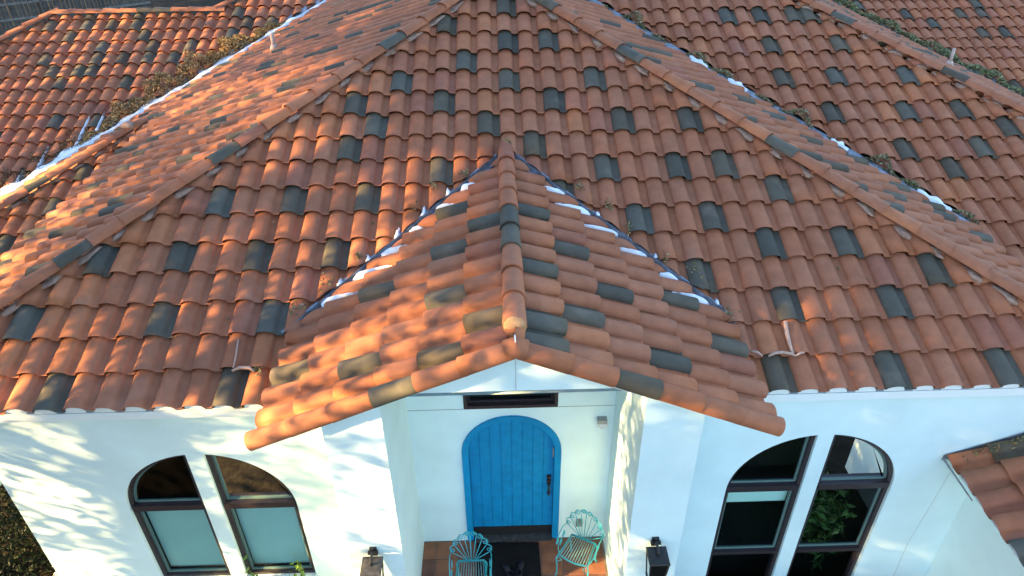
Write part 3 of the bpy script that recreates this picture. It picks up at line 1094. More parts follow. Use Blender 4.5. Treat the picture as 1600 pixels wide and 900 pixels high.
fme = [tm.mesh('floor_tile', m_) for m_ in fmats]
def cut_tile(x0, x1, y0, y1, m_):
    b_ = MB()
    b_.box(x0, x1, y0, y1, -.016, 0)
    return b_.mesh('floor_tile', m_)
x = XI0 + .004 - .09
while x < XI1:
    y = YB - .004 - ts
    while y > YP - .4:
        k = rj.randrange(3)
        xa_, xb_ = max(x, XI0 + .004), min(x + ts - gp, XI1 - .004)
        if xb_ - xa_ > .03:
            if xb_ - xa_ > ts - gp - .001:
                o = bpy.data.objects.new('floor_tile', fme[k])
                o.location = (x, y, rj.uniform(-.001, .001))
            else:
                o = bpy.data.objects.new('floor_tile', cut_tile(xa_ , xb_, 0, ts - gp, fmats[k]))
                o.location = (0, y, 0)
            C.objects.link(o)
            o.parent = slab
        y -= ts
    x += ts

# sealant repairs on the tiles beside the porch (left and right)
def on(pl, px, py, off=.0):
    p = pl.hit(px, py)
    return p + pl.n * off
F_ = P['F']
for pts, r in (
    ([(1226, 502), (1231, 520), (1236, 538), (1241, 551)], [.018, .020, .015, .012]),
    ([(1201, 556), (1212, 551), (1224, 550), (1236, 552), (1243, 556)], [.010, .014, .014, .014, .009]),
    ([(1243, 556), (1250, 551), (1258, 550)], [.008, .012, .008]),
    ([(1174, 548), (1184, 550), (1193, 556)], [.010, .012, .009]),
    ([(372, 530), (369, 552), (365, 574)], [.008, .009, .008]),
    ([(363, 579), (374, 574), (388, 574), (398, 580)], [.010, .015, .015, .010])):
    sl_ = MB()
    sl_.tube([on(F_, x, y, -.006) + Vector((rj.gauss(0, .006), 0, 0)) for x, y in pts], [q_ * 1.15 for q_ in r], 7)
    sl_.build('sealant_repair', M['sealant'], roof)

# roof vents
for base, h, lean in ((P['L'].hit(428, 72), .30, .042), (P['R2'].hit(1484, 98), .36, .034)):
    m_ = MB()
    b0 = base + Vector((0, 0, -.06))
    m_.tube([b0, b0 + Vector((0, 0, h))], lean, 12)
    v_ = m_.build('vent_pipe', M['pvc'], roof)
    fl_ = MB()
    fl_.tube([b0 + Vector((0, 0, -.02)), b0 + Vector((0, 0, .06)), b0 + Vector((0, 0, .10))], [.10, .07, .048], 12)
    fl_.build('boot', M['pvc'], v_)
base = Vector(hp(XL - .45, d3, CL)) + Vector((0, 0, .07))
m_ = MB()
m_.blob(base, (.13, .10, .075), 4, 2, .15)
m_.build('hip_end_mortar', M['mortar'], roof)

# right wing: walls below its roof
XW = 5.30
m_ = MB()
m_.add([(XW, 3.3, -.8), (XW, YW - .001, -.8), (XW, YW - .001, 1.84), (XW, 3.3, 1.84)], [(0, 1, 2, 3)])
m_.add([(XW, 3.3, -.8), (XW, 3.3, 1.84), (9, 3.3, 1.84), (9, 3.3, -.8)], [(0, 1, 2, 3)])
part(m_, 'wing_wall', 'stucco')
m_ = MB()
m_.prism([(4.90, 1.74), (XW, 1.74), (XW, 1.84), (4.92, 1.75)], 3.3, YW - .004)
part(m_, 'wing_soffit', 'frieze')
m_ = MB()
z_ = lambda x: P['W'].z(x, 0)
m_.add([(4.80, 5.288, z_(4.80) - .10), (7.4, 5.288, z_(7.4) - .10), (7.4, 5.288, z_(7.4) - .02), (4.80, 5.288, z_(4.80) - .02)], [(0, 1, 2, 3)])
m_.add([(4.815, 5.285, z_(4.8) - .05), (4.815, 4.72, z_(4.8) - .065), (4.815, 4.72, z_(4.8) - .09), (4.815, 5.285, z_(4.8) - .09)], [(0, 1, 2, 3)])
m_.build('step_flashing', M['flash'], wing_roof)

# ------------------------------------------------------------------ leaves
def leaf_cards(mb, n, place, size, cols, rd, flat=.0, up_=Vector((0, 0, 1))):
    """many small pointed leaves: two triangles folded on the midrib"""
    for _ in range(n):
        p = place(rd)
        if p is None: continue
        a = Vector((rd.gauss(0, 1), rd.gauss(0, 1), rd.gauss(0, 1) * (1 - flat))).normalized()
        b = a.orthogonal().normalized()
        b.rotate(Matrix.Rotation(rd.uniform(0, 6.28), 3, a))
        if flat and abs(b.z) > .8: b = a.cross(b)
        s_ = size * rd.uniform(.6, 1.35)
        n_ = a.cross(b)
        c = rd.choice(cols)
        v = rd.uniform(.7, 1.3)
        c = (c[0] * v, c[1] * v, c[2] * v)
        mb.add([p - a * s_ * .5, p + b * s_ * .24 + n_ * s_ * .1, p + a * s_ * .5, p - b * s_ * .24 + n_ * s_ * .1], [(0, 1, 2), (0, 2, 3)], c)

DRY = [(.30, .19, .075), (.24, .15, .06), (.36, .25, .11), (.17, .11, .05), (.40, .31, .16)]
GRN = [(.12, .14, .055), (.16, .16, .07), (.09, .10, .045), (.22, .18, .08), (.28, .22, .12), (.33, .28, .18)]
# left valley: a long drift of dry leaves
def drift(name, fn, d, c, x0, x1, side, wmax, hmax, n, size, cols, label, taper, seed, hump=None, off=0.0):
    rd = random.Random(seed)
    mb = MB()
    pv = fn(x0, d, c)
    sx = 1 if fn is hp else -1
    # across the valley (horizontal), towards the upper (further) plane
    ax = Vector((-sx, 1, 0)).normalized() * side
    def place(r):
        q = r.random()
        w = taper(q)
        if w <= 0: return None
        x = x0 + (x1 - x0) * q
        p = Vector(fn(x, d, c))
        k = r.random() ** .8
        wob = 1 + .3 * math.sin(q * 37) + .2 * math.sin(q * 91 + 1)
        s_ = k * wmax * w * wob
        rise = s_ * T / R2
        top = hmax * w * (1 - (k * .9) ** 2) * wob
        return p + ax * (s_ + off) + Vector((0, 0, rise * 1.0 - .06 + r.random() * (top + .02)))
    leaf_cards(mb, n, place, size, cols, rd, .35)
    o = mb.build(name, M['leaf'], tint=True)
    tag(o, label, 'leaves', kind='stuff')
    return o
drift('fallen_leaves', hp, d2, CL, -8.6, -4.7, 1, .52, .20, 9000, .055, DRY, 'golden dry leaves heaped in the snowy left roof valley', lambda q: max(0, 1.15 * math.sin(math.pi * min(1, q * 1.02)) ** .7), 21, off=.02)
drift('fallen_leaves', hp, d2, CL, -11.0, -8.2, 1, .55, .09, 2600, .05, [(.10, .08, .045), (.15, .12, .06), (.06, .05, .03)], 'dark leaf litter at the lower end of the snowy valley', lambda q: .8, 22, off=.04)
drift('fallen_leaves', hn, dFR, CR, 6.55, 1.9, 1, .16, .09, 3000, .05, GRN, 'patchy leaves along the valley right of the main roof', lambda q: max(.0, .25 + 1.0 * math.sin(q * 46 + 1) * math.sin(q * 19)), 23, off=.02)
drift('fallen_leaves', hn, dV2, CR2, 14.0, 8.5, 1, .30, .13, 5200, .065, [(.16, .19, .08), (.22, .22, .10), (.11, .13, .05), (.28, .27, .15)], 'green leafy debris filling the far right roof valley', lambda q: .9 + .15 * math.sin(q * 40), 24, off=.0)
# small tufts of leaves along the porch valleys
tb = MB()
rd = random.Random(31)
for px, py, r in [(510, 438, .10), (463, 482, .10), (678, 288, .05), (645, 320, .05), (905, 288, .05), (950, 318, .06), (985, 352, .06), (1040, 400, .05), (1085, 420, .07), (1136, 488, .08), (905, 345, .04), (725, 270, .05), (560, 398, .05), (793, 221, .05), (402, 575, .05)]:
    c = F_.hit(px, py)
    leaf_cards(tb, 34, lambda r_: c + Vector((r_.gauss(0, r * .5), r_.gauss(0, r * .7), r_.gauss(-.03, .03) + r_.random() * r * .5)), .045, GRN + DRY[:2], rd, .3)
tag(tb.build('leaf_tufts', M['leaf'], tint=True), 'small leaf tufts caught along the porch roof valleys', 'leaves', kind='stuff')
tb = MB()
rd = random.Random(33)
leaf_cards(tb, 420, lambda r_: Vector((4.85 + 2.2 * r_.random() ** .7, 5.25 - abs(r_.gauss(0, .05)), 0)) + Vector((0, 0, 0)), .04, DRY[:2] + GRN[:3], rd, .3)
tb.v = [(x, y, z + P['W'].z(x, y) - .04 + abs(random.gauss(0, .02)) + max(0, (x - 5.35)) * .12) for x, y, z in tb.v]
tag(tb.build('leaf_line', M['leaf'], tint=True), 'brown leaves caught where the low right roof meets the wall', 'leaves', kind='stuff')
# stray leaves lying in the pans
tb = MB()
rd = random.Random(35)
def stray(r_):
    px, py = r_.uniform(40, 1580), r_.uniform(30, 600)
    if 395 < px < 1215 and py > 225 + abs(px - 800) * .72: return None
    pl = F_
    p = pl.hit(px, py)
    if p.y - p.x > dL or p.y + p.x > dR or p.y < EAVE_F + .1: return None
    i = math.floor((p.x - pl.u0) / TW)
    return Vector((pl.u0 + i * TW + .235, p.y, pl.z(0, p.y))) + pl.n * -.085
leaf_cards(tb, 46, stray, .05, DRY + GRN, rd, .6)
tag(tb.build('stray_leaves', M['leaf'], tint=True), 'stray dry leaves lying in the pans of the main front slope', 'leaves', kind='stuff')

# ------------------------------------------------------------------ snow
def wedge(name, pl, tip, basea, baseb, label, group, th=.03, seed=0):
    """a thin wedge of snow that narrows to a tip, thickened and rounded"""
    rd = random.Random(seed)
    A_, B_, C_ = [Vector(v) for v in (tip, basea, baseb)]
    n = 7
    top, rim = [], []
    mb = MB()
    rows = []
    for i in range(n + 1):
        f = i / n
        a = A_.lerp(B_, f)
        b = A_.lerp(C_, f)
        row = []
        for j in range(5):
            g_ = j / 4
            p = a.lerp(b, g_) + Vector((rd.gauss(0, .006), rd.gauss(0, .006), 0))
            hgt = th * (math.sin(math.pi * g_) ** .5) * min(1, f * 2.2) * (1 if i < n else .35)
            row.append(p + pl.n * (hgt + (0 if 0 < j < 4 else -.03)))
        rows.append(row)
    v = [p for r_ in rows for p in r_]
    f = [(i * 5 + j, i * 5 + j + 1, (i + 1) * 5 + j + 1, (i + 1) * 5 + j) for i in range(n) for j in range(4)]
    mb.add(v, f, None, True)
    k = len(v)
    o = mb.build(name, M['snow'])
    tag(o, label, 'snow', group)
    return o
ORD = ['lowest', 'second from the bottom', 'third from the bottom', 'fourth from the bottom', 'fifth from the bottom', 'sixth from the bottom', 'topmost']
rd = random.Random(77)
for pn, fn, vd, sgn, side in (('GLp', hp, vL, 1, 'left'), ('GRp', hn, vR, -1, 'right')):
    pl = P[pn]
    pans = []
    for i in range(40):
        y = GFRONT + (i * TW + .052 if sgn > 0 else i * TW + .237)      # centre line of a pan
        x = (y - vd) if sgn > 0 else (vd - y)
        if y < 6.02 or y > 7.75: continue
        pans.append((x, y))
    for k, (x, y) in enumerate(pans):
        ln = rd.uniform(.16, .44)
        wd = rd.choice((.25, .5, .8, 1.1, 1.3))
        q = lambda dx, dy, off: Vector((x + dx, y + dy, pl.z(x + dx, y + dy))) + pl.n * off
        wedge('snow_patch', pl, q(sgn * ln, rd.uniform(-.02, .02), -.075), q(sgn * -.02, -.085 * wd, -.045), q(sgn * rd.uniform(.0, .10), .075 * wd, -.045), 'white snow wedge on the %s porch slope, %s along its valley' % (side, ORD[min(k, 6)]), 'snow wedges along the porch valleys', .03, k)
    pl = P['F']
    pans = []
    for i in range(-12, 12):
        x = pl.u0 + i * TW + .237
        y = x + vd if sgn > 0 else vd - x
        if (x - XR) * sgn > -.35 or (x - XR) * sgn < -2.2: continue
        pans.append((x, y))
    pans.sort(key=lambda p: p[1])
    for k, (x, y) in enumerate(pans[1:6:1] if side == 'left' else pans[0:6:2]):
        ln = rd.uniform(.10, .2)
        q = lambda dx, dy, off: Vector((x + dx, y + dy, pl.z(x + dx, y + dy))) + pl.n * off
        wedge('snow_scrap', pl, q(rd.uniform(-.03, .03), ln, -.085), q(-.05, .0, -.055), q(.045, .03, -.055), 'small snow scrap on the main slope, %s along the %s porch valley' % (ORD[k], side), 'snow scraps along the porch valleys', .04, 30 + k)

# the long snow strip of the left valley
def strip(name, fn, d, c, x0, x1, n, wfun, label, seed, side=-1, th=.03, off=0, zoff=-.05):
    rd = random.Random(seed)
    sx = 1 if fn is hp else -1
    ax = Vector((-sx, 1, 0)).normalized()
    mb = MB()
    rows = []
    for i in range(n + 1):
        q = i / n
        x = x0 + (x1 - x0) * q
        p = Vector(fn(x, d, c)) + Vector((0, 0, zoff))
        w0, w1 = wfun(q, rd)
        row = []
        for j in range(7):
            s_ = w0 + (w1 - w0) * j / 6
            rise = abs(s_) * T / R2
            row.append(p + ax * s_ + Vector((0, 0, rise + (th if 0 < j < 6 else -.05) + rd.gauss(0, .004))))
        rows.append(row)
    v = [p for r_ in rows for p in r_]
    mb.add(v, [(i * 7 + j, i * 7 + j + 1, (i + 1) * 7 + j + 1, (i + 1) * 7 + j) for i in range(n) for j in range(6)], None, True)
    o = mb.build(name, M['snow'])
    tag(o, label, 'snow')
    return o
strip('snow_strip', hp, d2, CL, -11.4, -3.6, 150, lambda q, r: (-.09 - .08 * max(0, math.sin(q * 63)) * r.random() - .06 * (1 - q), .02 + .05 * math.sin(q * 40) + .05 * math.sin(q * 113) + .26 * (1 - q) ** 2), 'long strip of white snow lying in the left roof valley', 41, th=.045)
for i, (x0, x1, lab) in enumerate([(3.2, 3.45, 'snow scrap in the right valley, uppermost of the four'), (3.72, 3.98, 'snow scrap in the right valley, second from the top'), (5.0, 5.2, 'snow scrap in the right valley, second from the bottom'), (5.95, 6.3, 'snow scrap in the right valley, lowest of the four')]):
    strip('snow_scrap', hn, dFR, CR, x0, x1, 12, lambda q, r: (-.045 * math.sin(math.pi * q) * (1 + .5 * math.sin(9 * q)), .05 * math.sin(math.pi * q) * (1 + .6 * math.sin(14 * q)) + .01), lab, 50 + i, th=.03)
strip('snow_scrap', hn, dV2, CR2, 13.2, 14.0, 14, lambda q, r: (-.08, .1 * math.sin(math.pi * q) + .03), 'snow at the lower end of the leafy far right valley', 60, th=.03)
# snow fingers running up between the tiles of the left valley
rd = random.Random(71)
for k in range(6):
    x = -9.6 + k * .289 + .06
    yv = x + d2 + .1
    pl = P['F2']
    ln = (.45, .75, .35, 1.0, .8, .4)[k]
    b0, b1, tp = Vector((x - .05, yv, pl.z(x, yv))), Vector((x + .07, yv, pl.z(x, yv))), Vector((x + .02, yv + ln, pl.z(x, yv + ln)))
    wedge('snow_finger', pl, tp + pl.n * -.075, b0 + pl.n * -.075, b1 + pl.n * -.075, 'thin snow finger between tiles above the left valley, %s from the left' % ('first', 'second', 'third', 'fourth', 'fifth', 'sixth')[k], 'snow fingers between tiles of the left valley', .03, 80 + k)

# ------------------------------------------------------------------ porch things
def spiral(c, r0, turns, start, ax, ay, n=18, direction=1):
    return [Vector(c) + (Vector(ax) * math.cos(start + direction * 2 * math.pi * turns * i / n) + Vector(ay) * math.sin(start + direction * 2 * math.pi * turns * i / n)) * (r0 * (1 - .78 * i / n)) for i in range(n + 1)]

def make_chair():
    root = bpy.data.objects.new('garden_chair', None)
    C.objects.link(root)
    def b(mb, nm, m='teal'): return mb.build(nm, M[m], root)
    zs = .43
    fw, bw, fy, by = .195, .165, -.17, .17
    fr = MB()
    front = [Vector((-fw + 2 * fw * i / 8, fy - .035 * math.sin(math.pi * i / 8), zs)) for i in range(9)]
    fr.tube([Vector((-bw, by, zs))] + front + [Vector((bw, by, zs)), Vector((-bw, by, zs))], .0095, 8)
    seat = b(fr, 'seat')
    for i in range(11):
        f = (i + .7) / 11.4
        xb, xf = -bw + 2 * bw * f, -fw + 2 * fw * f
        s_ = MB()
        s_.tube([(xb, by, zs + .004), ((xb + xf) / 2, 0, zs - .004), (xf, fy - .035 * math.sin(math.pi * f), zs + .004)], .0052, 6)
        s_.build('slat', M['slat'], seat)
    # fan back
    lean = .10
    def bp(x, h): return Vector((x, by + .01 + lean * h, zs + h))
    back_ = MB()
    back_.tube([bp(-bw, .0), bp(bw, .0)], .010, 8)
    bk = b(back_, 'backrest')
    R_ = .40
    for i in range(9):
        a = math.radians(90 + (i - 4) * 18.5)
        rx, rz_ = .245, .44
        tip = bp(rx * math.cos(a) * 1.0, max(.05, rz_ * math.sin(a)) + .03)
        root_p = bp(.03 * math.cos(a) * 2.2, .02)
        s_ = MB()
        s_.tube([root_p, root_p.lerp(tip, .5), tip], .0075 if i == 4 else .0055, 6)
        # scroll at the tip, curling inwards
        sgn = -1 if i < 4 else 1
        ax = Vector((math.cos(a), lean * math.sin(a), math.sin(a)))
        ay = Vector((-math.sin(a), lean * math.cos(a), math.cos(a))) * (1 if i <= 4 else -1)
        c_ = tip + ay * .036
        s_.tube(spiral(c_, .038, 1.35, math.pi, ay, ax, 18, -1), .0055, 6)
        s_.build('back_rod', M['teal'], bk)
        if i < 8:
            a2 = math.radians(90 + (i + 1 - 4) * 18.5)
            t2 = bp(rx * math.cos(a2), max(.05, rz_ * math.sin(a2)) + .03)
            md = tip.lerp(t2, .5) + Vector((math.cos((a + a2) / 2), 0, math.sin((a + a2) / 2))) * .045
            s_ = MB()
            s_.tube([tip, tip.lerp(md, .6) + Vector((0, 0, .01)), md, t2.lerp(md, .6) + Vector((0, 0, .01)), t2], .006, 6)
            s_.build('back_scallop', M['teal'], bk)
    # side arms made of stacked scrolls
    for sx in (-1, 1):
        s_ = MB()
        p0 = bp(sx * .245, .16)
        s_.tube([p0, Vector((sx * .255, by - .08, zs + .23)), Vector((sx * .255, by - .20, zs + .22)), Vector((sx * .25, by - .285, zs + .17))] + spiral((sx * .25, by - .26, zs + .13), .05, 1.4, 2.2, (0, -1, 0), (0, 0, 1), 18, -1), .0065, 6)
        s_.tube(spiral((sx * .235, by - .10, zs + .10), .055, 1.5, 1.2, (0, 1, 0), (0, 0, 1), 20, 1), .006, 6)
        s_.tube(spiral((sx * .235, by - .20, zs + .06), .05, 1.5, 4.2, (0, 1, 0), (0, 0, 1), 20, 1), .006, 6)
        s_.tube([Vector((sx * .235, by - .26, zs + .09)), Vector((sx * .225, by - .30, zs + .05)), Vector((sx * fw, fy + .02, zs))], .0065, 6)
        b(s_, 'arm')
        for (yy, xx, dy) in ((fy, fw, -.055), (by, bw, .05)):
            l_ = MB()
            l_.tube([(sx * xx, yy, zs), (sx * (xx + .025), yy + dy * .45, zs - .08), (sx * (xx + .012), yy + dy * .3, zs - .22), (sx * (xx + .005), yy + dy * .6, zs - .34), (sx * (xx + .025), yy + dy, .010)], [.010, .0105, .009, .009, .011], 8)
            b(l_, 'leg')
        s_ = MB()
        s_.tube([(sx * (fw - .01), fy - .02, zs - .015), (sx * (fw - .05), fy - .03, zs - .05), (sx * (fw + .01), fy - .02, zs - .13)], .005, 6)
        b(s_, 'brace')
    return root
def copy_tree(o, parent=None):
    c = o.copy()
    C.objects.link(c)
    c.parent = parent
    for ch in o.children:
        copy_tree(ch, c)
    return c
chair = make_chair()
chair.scale = (.94, .94, .94)
chair2 = copy_tree(chair)
chair.location = (-.42, 5.00, .0)
tag(chair, 'turquoise wrought iron fan-back chair in front of the black doormat corner, left of the door', 'chair', 'turquoise porch chairs')
chair2.location = (.855, 5.27, 0)
chair2.rotation_euler = (0, 0, math.radians(-29))
tag(chair2, 'turquoise wrought iron fan-back chair turned aside in the corner right of the door', 'chair', 'turquoise porch chairs')

dm = MB()
rd = random.Random(3)
n = 16
edge = [(-.378, 5.70), (.407, 5.68), (.414, 5.20), (-.372, 5.21)]
dm.add([(x, y, .016) for x, y in edge] + [(x, y, .001) for x, y in edge], [(3, 2, 1, 0), (0, 1, 5, 4), (1, 2, 6, 5), (2, 3, 7, 6), (3, 0, 4, 7)])
tag(dm.build('doormat', M['mat_fibre']), 'black fibre doormat in front of the blue door', 'doormat')

# pair of dark shoes at the near edge of the mat
for i, (x, y, rz_, lab) in enumerate([(.02, 5.25, .5, 'dark shoe on the doormat, left one of the pair'), (.155, 5.27, -.25, 'dark shoe on the doormat, right one of the pair')]):
    root = empty('shoe', (x, y, .016), lab, 'shoe', 'shoes on the doormat', rz_)
    so_ = MB()
    loop = [(.042 * math.cos(a) * (1 if math.sin(a) < 0 else .82), .125 * math.sin(a)) for a in [2 * math.pi * k / 18 for k in range(18)]]
    so_.add([(x_, y_, 0) for x_, y_ in loop] + [(x_, y_, .02) for x_, y_ in loop], [tuple(range(17, -1, -1)), tuple(range(18, 36))] + [(k, (k + 1) % 18, 18 + (k + 1) % 18, 18 + k) for k in range(18)])
    so_.build('sole', M['rubber'], root)
    u_ = MB()
    u_.blob((0, .055, .035), (.038, .062, .032), 3 + i, 2, .05)
    u_.build('toe', M['shoe'], root)
    h_ = MB()
    n = 16
    ringo = [(.037 * math.cos(2 * math.pi * k / n), -.055 + .06 * math.sin(2 * math.pi * k / n)) for k in range(n)]
    h_.add([(a, b_, .02) for a, b_ in ringo] + [(a * .9, b_, .062) for a, b_ in ringo] + [(a * .72, -.055 + (b_ + .055) * .85, .060) for a, b_ in ringo] + [(a * .72, -.055 + (b_ + .055) * .85, .024) for a, b_ in ringo],
           [(q_ * n + k, q_ * n + (k + 1) % n, (q_ + 1) * n + (k + 1) % n, (q_ + 1) * n + k) for q_ in range(3) for k in range(n)], None, True)
    h_.build('heel_collar', M['shoe'], root)

# wall lanterns
def make_lantern(name, x, z, label, top):
    root = empty(name, (x, YP, z), label, 'lantern', 'wall lanterns on the porch piers')
    w0, w1 = .098, .070
    yc = -.17
    m_ = MB()
    m_.box(-.035, .035, -.022, 0, -.075, .045)
    bp_ = m_.build('back_plate', M['black'], root)
    m_ = MB()
    m_.tube([(0, -.01, -.01), (0, -.06, .035), (0, -.12, .045), (0, yc, .03), (0, yc, -.02)], [.014, .013, .013, .014, .018], 8)
    m_.box(-.05, -.02, -.05, -.02, -.02, .015)
    m_.box(.02, .05, -.05, -.02, -.02, .015)
    m_.blob((0, -.03, .045), (.016, .016, .02), 1, 1, 0)
    m_.build('arm', M['black'], root)
    m_ = MB()
    m_.add([(-w0 * 1.06, yc - w0 * 1.12, -.035), (w0 * 1.06, yc - w0 * 1.12, -.035), (w0 * 1.06, yc + w0 * 1.12, -.035), (-w0 * 1.06, yc + w0 * 1.12, -.035),
            (-w0 * .98, yc - w0 * 1.04, -.018), (w0 * .98, yc - w0 * 1.04, -.018), (w0 * .98, yc + w0 * 1.04, -.018), (-w0 * .98, yc + w0 * 1.04, -.018),
            (-w0 * .62, yc - w0 * .66, -.010), (w0 * .62, yc - w0 * .66, -.010), (w0 * .62, yc + w0 * .66, -.010), (-w0 * .62, yc + w0 * .66, -.010)],
           [(3, 2, 1, 0), (0, 1, 5, 4), (1, 2, 6, 5), (2, 3, 7, 6), (3, 0, 4, 7), (4, 5, 9, 8), (5, 6, 10, 9), (6, 7, 11, 10), (7, 4, 8, 11), (8, 9, 10, 11)])
    m_.build('cap', M[top], root)
    zt, zb = -.036, -.40
    cs = [(-1, -1), (1, -1), (1, 1), (-1, 1)]
    for a, b_ in cs:
        q_ = MB()
        q_.tube([(a * w0 * .97, yc + b_ * w0, zt), (a * w1, yc + b_ * w1, zb)], .0075, 4)
        q_.build('post', M['black'], root)
    for i in range(4):
        a, b_ = cs[i], cs[(i + 1) % 4]
        q_ = MB()
        q_.add([(a[0] * w0 * .95, yc + a[1] * w0 * .98, zt), (b_[0] * w0 * .95, yc + b_[1] * w0 * .98, zt), (b_[0] * w1 * .98, yc + b_[1] * w1 * .98, zb), (a[0] * w1 * .98, yc + a[1] * w1 * .98, zb)], [(0, 1, 2, 3)])
        q_.build('pane', M['clear'], root)
    q_ = MB()
    q_.box(-w1 - .008, w1 + .008, yc - w1 - .008, yc + w1 + .008, zb - .015, zb)
    q_.build('base', M['black'], root)
    q_ = MB()
    q_.tube([(0, yc, zt), (0, yc, zt - .06)], .012, 8)
    sk = q_.build('socket', M['black'], root)
    q_ = MB()
    q_.tube([(0, yc, zt - .06), (0, yc, zt - .10), (0, yc, zt - .16), (0, yc, zt - .185)], [.010, .016, .015, .004], 8)
    q_.build('bulb', M['bulb'], sk)
    return root
make_lantern('wall_lantern', -1.340, 1.600, 'grey-topped black iron lantern on the left porch pier', 'lantern_top')
make_lantern('wall_lantern', 1.500, 1.622, 'black iron lantern with a glass bulb on the right porch pier', 'black')

# small security light high on the porch wall, outlet box by the chair
root = empty('security_light', (1.10, YB, 2.07), 'small white and grey security light high on the porch wall', 'light')
m_ = MB()
m_.box(-.055, .05, -.075, -.001, .0, .055)
m_.build('housing', M['grey'], root)
m_ = MB()
m_.tube([(-.05, -.05, -.025), (.055, -.05, -.025)], .027, 12)
m_.tube([(.0, -.05, -.03), (.0, -.085, -.055)], [.022, .026], 10)
m_.build('lamp_head', M['plastic'], root)
root = empty('outlet_box', (.918, YB, .31), 'grey weatherproof outlet box on the wall behind the right chair', 'outlet')
m_ = MB()
m_.box(-.04, .04, -.035, -.001, -.055, .055)
m_.build('cover', M['olive'], root)
m_ = MB()
m_.box(-.022, .022, -.05, -.034, -.04, .035)
m_.build('flap', M['grey'], root)

# ------------------------------------------------------------------ fence beyond the left wing
fence = empty('board_fence', (-17, 28, -.8), 'weathered grey board fence beyond the upper left roof', 'fence')
FI = Matrix.Translation(-Vector((-17, 28, -.8)))
fa, fb = Vector((-29, 30.0, 0)), Vector((-16.9, 37.4, 0))
fd = (fb - fa).normalized()
fnrm = Vector((fd.y, -fd.x, 0))
nbd = int((fb - fa).length / .165)
b_ = MB()
b_.box(0, .14, -.012, .012, 0, 2.35)
bme = b_.mesh('board', M['fence'])
ang = math.atan2(fd.y, fd.x)
for i in range(nbd):
    p = fa + fd * (i * .165)
    o = bpy.data.objects.new('board', bme)
    C.objects.link(o)
    o.parent = fence
    o.matrix_parent_inverse = FI
    o.location = (p.x, p.y, -.8 + rj.uniform(-.02, .02))
    o.rotation_euler = (rj.gauss(0, .012), rj.gauss(0, .008), ang)
for z in (.1, .75, 1.4):
    b_ = MB()
    ps = [fa + fnrm * .03, fb + fnrm * .03]
    q_ = [(p.x + fnrm.x * s_, p.y + fnrm.y * s_, z + zz - .1) for p in ps for s_, zz in ((-.015, 0), (.035, 0), (.035, .09), (-.015, .09))]
    b_.add(q_, [(0, 1, 5, 4), (1, 2, 6, 5), (2, 3, 7, 6), (3, 0, 4, 7), (0, 3, 2, 1), (4, 5, 6, 7)])
    b_.build('rail', M['rail'], fence, inv=FI)
i = 0
while i * 2.4 < (fb - fa).length:
    p = fa + fd * (i * 2.4) + fnrm * .07
    b_ = MB()
    b_.box(-.05, .05, -.05, .05, 0, 2.3, Matrix.Translation((p.x, p.y, -.8)) @ Matrix.Rotation(ang, 4, 'Z'))
    b_.build('post', M['fence'], fence, inv=FI)
    i += 1

# ------------------------------------------------------------------ planting
def shrub(name, loc, r, h, n, size, cols, label, seed, cat='shrub', group=None):
    rd = random.Random(seed)
    root = empty(name, loc, label, cat, group)
    st = MB()
    for k in range(7):
        a = rd.uniform(0, 6.28)
        e_ = Vector((math.cos(a) * r * .7, math.sin(a) * r * .7, h * rd.uniform(.6, .95)))
        st.tube([(0, 0, 0), e_ * .5 + Vector((0, 0, h * .12)), e_], [.018, .012, .004], 5)
    st.build('stems', M['bark'], root)
    lf = MB()
    cen = [Vector((rd.gauss(0, r * .45), rd.gauss(0, r * .45), h * rd.uniform(.25, .95))) for _ in range(26)]
    def place(q):
        c = q.choice(cen)
        return c + Vector((q.gauss(0, r * .2), q.gauss(0, r * .2), q.gauss(0, h * .12)))
    leaf_cards(lf, n, place, size, cols, rd)
    lf.build('foliage', M['leaf'], root, tint=True)
    return root
DG = [(.010, .017, .006), (.015, .024, .008), (.008, .013, .005), (.02, .03, .011)]
shrub('shrub', (-6.35, 6.3, -.8), .75, 1.3, 2600, .07, DG, 'dark evergreen shrub at the left corner of the house', 101)
shrub('shrub', (-6.6, 5.0, -.8), .6, .9, 1800, .07, DG, 'low dark shrub nearest the camera left of the house', 102)
shrub('shrub', (-8.0, 7.8, -.8), .9, 1.5, 2400, .08, DG, 'dark shrub further back beside the left wall', 103)
BG = [(.13, .22, .04), (.18, .28, .06), (.09, .16, .035)]
shrub('window_plant', (-3.05, 5.12, -.8), .13, 1.06, 240, .07, BG, 'small green plant tip at the inner left window sill', 111, 'plant')
shrub('window_plant', (-2.52, 5.12, -.8), .17, 1.14, 380, .07, BG, 'small green plant tip under the right pane of the left window', 112, 'plant')
for i, (x, y, r, h) in enumerate([(2.7, 4.45, .4, .42), (3.5, 4.35, .45, .45), (4.3, 4.45, .42, .42), (3.2, 3.5, .55, .7), (4.3, 3.3, .6, .8)]):
    shrub('bed_shrub', (x, y, -.8), r, h, 1300, .09, [(.06, .11, .03), (.10, .17, .045), (.04, .07, .02), (.15, .21, .07)], ('low green shrub below the right windows, %s' % ('leftmost by the wall', 'middle one by the wall', 'rightmost by the wall', 'front left', 'front right')[i]), 120 + i, 'shrub', 'shrubs below the right windows')
shrub('houseplant', (4.02, 5.82, -.75), .26, 1.75, 900, .12, [(.05, .10, .025), (.08, .14, .04), (.04, .07, .02), (.13, .17, .07)], 'leafy green houseplant seen through the rightmost window', 131, 'plant')
